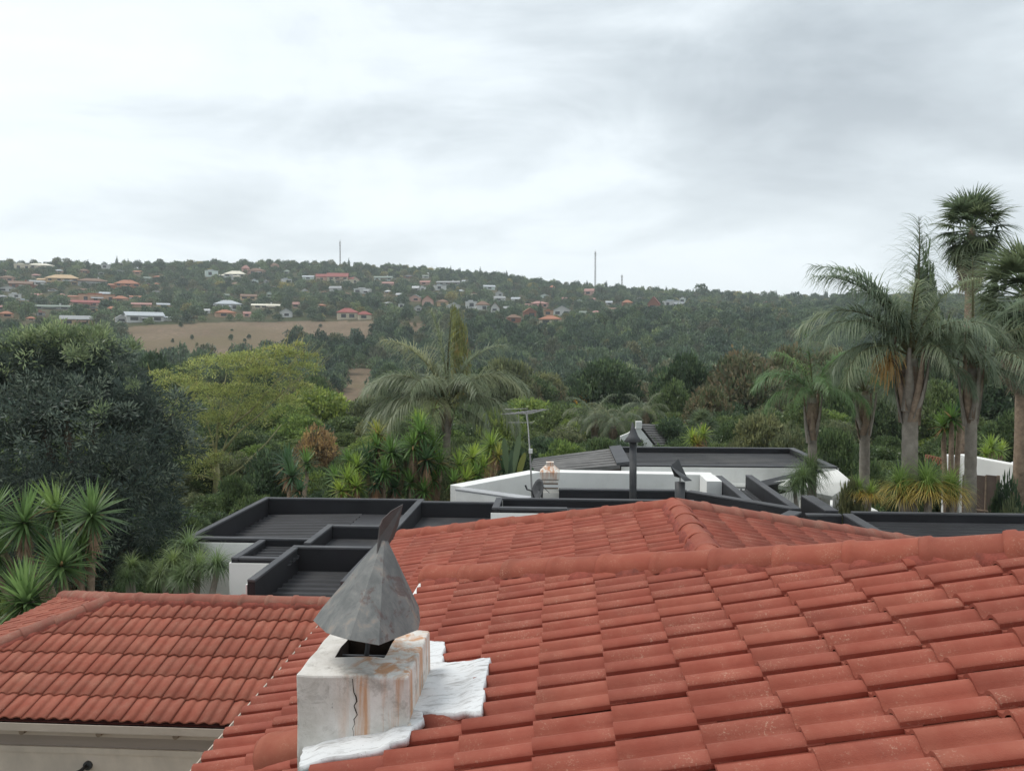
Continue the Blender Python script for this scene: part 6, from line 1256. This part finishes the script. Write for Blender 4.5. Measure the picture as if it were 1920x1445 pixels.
def scatter(name, label, P, sx, sz, rz, var, meshes):
    """one object whose geometry nodes set the given shapes on the points"""
    fw = bpy.data.meshes.new(name); fw.vertices.add(len(P)); fw.vertices.foreach_set('co', P.astype(np.float32).ravel())
    for nm, tp_, dat in (('sx', 'FLOAT', sx), ('sz', 'FLOAT', sz), ('rz', 'FLOAT', rz), ('vi', 'INT', var)):
        a_ = fw.attributes.new(nm, tp_, 'POINT'); a_.data.foreach_set('value', dat.astype(np.float32 if tp_ == 'FLOAT' else np.int32))
    fwo = link(name, fw); tag(fwo, label, kind='stuff')
    gt_ = bpy.data.node_groups.new(name, 'GeometryNodeTree'); gt_.interface.new_socket('Geometry', in_out='INPUT', socket_type='NodeSocketGeometry'); gt_.interface.new_socket('Geometry', in_out='OUTPUT', socket_type='NodeSocketGeometry')
    gi = N(gt_, 'NodeGroupInput'); go = N(gt_, 'NodeGroupOutput'); jn = N(gt_, 'GeometryNodeJoinGeometry')
    def named(nm, tp_):
        n = N(gt_, 'GeometryNodeInputNamedAttribute', data_type=tp_); n.inputs['Name'].default_value = nm; return n.outputs['Attribute']
    asx, asz, arz, avi = named('sx', 'FLOAT'), named('sz', 'FLOAT'), named('rz', 'FLOAT'), named('vi', 'INT')
    cs = N(gt_, 'ShaderNodeCombineXYZ'); gt_.links.new(asx, cs.inputs[0]); gt_.links.new(asx, cs.inputs[1]); gt_.links.new(asz, cs.inputs[2])
    crn = N(gt_, 'ShaderNodeCombineXYZ'); gt_.links.new(arz, crn.inputs[2])
    for k, me in enumerate(meshes):
        src = bpy.data.objects.new(name+'_source', me)       # never linked to the scene: only its shape is used
        oi = N(gt_, 'GeometryNodeObjectInfo'); oi.inputs['Object'].default_value = src; oi.inputs['As Instance'].default_value = True
        cmp = N(gt_, 'FunctionNodeCompare', data_type='INT', operation='EQUAL'); gt_.links.new(avi, cmp.inputs[2]); cmp.inputs[3].default_value = k
        ip = N(gt_, 'GeometryNodeInstanceOnPoints'); gt_.links.new(gi.outputs[0], ip.inputs['Points']); gt_.links.new(cmp.outputs[0], ip.inputs['Selection']); gt_.links.new(oi.outputs['Geometry'], ip.inputs['Instance'])
        gt_.links.new(crn.outputs[0], ip.inputs['Rotation']); gt_.links.new(cs.outputs[0], ip.inputs['Scale']); gt_.links.new(ip.outputs[0], jn.inputs[0])
    gt_.links.new(jn.outputs[0], go.inputs[0]); md = fwo.modifiers.new('scatter', 'NODES'); md.node_group = gt_
scatter('far_wood', 'dark wood and garden trees covering the far hillside', np.stack([X_[rest], Y_[rest], Z_[rest]-.3], 1), SCL[rest], HGT[rest], rg.uniform(0, 6.28, len(rest)), vi[rest], FARM)
# tangle of shrubs that covers the ground between the garden trees
nu = 2600; au = rg.uniform(-.66, .62, nu); ru_ = np.sqrt(rg.uniform(19**2, 125**2, nu)); XU = np.sin(au)*ru_; YU = np.cos(au)*ru_
ok = ~((XU > -9.2) & (XU < 14.2) & (YU < 21.9)) & ~((XU > -4.0) & (XU < 11.2) & (YU < 35.2)) & ~((YU < 27) & (XU > 11) & (XU < 15.5)) & ~((XU > 17) & (YU < 33)) & (YU > 16.5)
ok &= ~((XU < -8) & (YU < 19)) & (rg.random(nu) < np.clip(30/ru_+.25, 0, 1))
XU, YU = XU[ok], YU[ok]; ru_ = ru_[ok]
um = [get_unit('shrub', p_, q_)[0] for p_, q_ in (('green', 2), ('dark', 1), ('olive', 8), ('green', 3), ('lime', 19))]
sxu = rg.uniform(.9, 1.9, len(XU))*np.clip(ru_/45, 1, 1.7); szu = rg.uniform(1.0, 2.4, len(XU))*np.clip(ru_/45, 1, 1.6)
scatter('undergrowth', 'tangled green undergrowth between the garden trees', np.stack([XU, YU, terrain(XU, YU)-.2], 1), sxu, szu, rg.uniform(0, 6.28, len(XU)), rg.choice([0, 1, 2, 3, 4, 0, 1, 3], len(XU)), um)
# ------------------------------------------------------------------ air between here and the hillside
hb = MB().box(-2500, 2500, -2500, 2500, -40, 128).build('haze', bpy.data.materials.new('haze_air')); tag(hb, kind='stuff')
hm = hb.data.materials[0]; hm.use_nodes = True; t = hm.node_tree; t.nodes.clear()
pv = N(t, 'ShaderNodeVolumePrincipled'); pv.inputs['Color'].default_value = (0.86, 0.92, 0.97, 1); pv.inputs['Density'].default_value = 0.00024; pv.inputs['Anisotropy'].default_value = 0.2
mo = N(t, 'ShaderNodeOutputMaterial'); t.links.new(pv.outputs[0], mo.inputs['Volume'])
print('far trees', len(sel), 'individual', len(big))
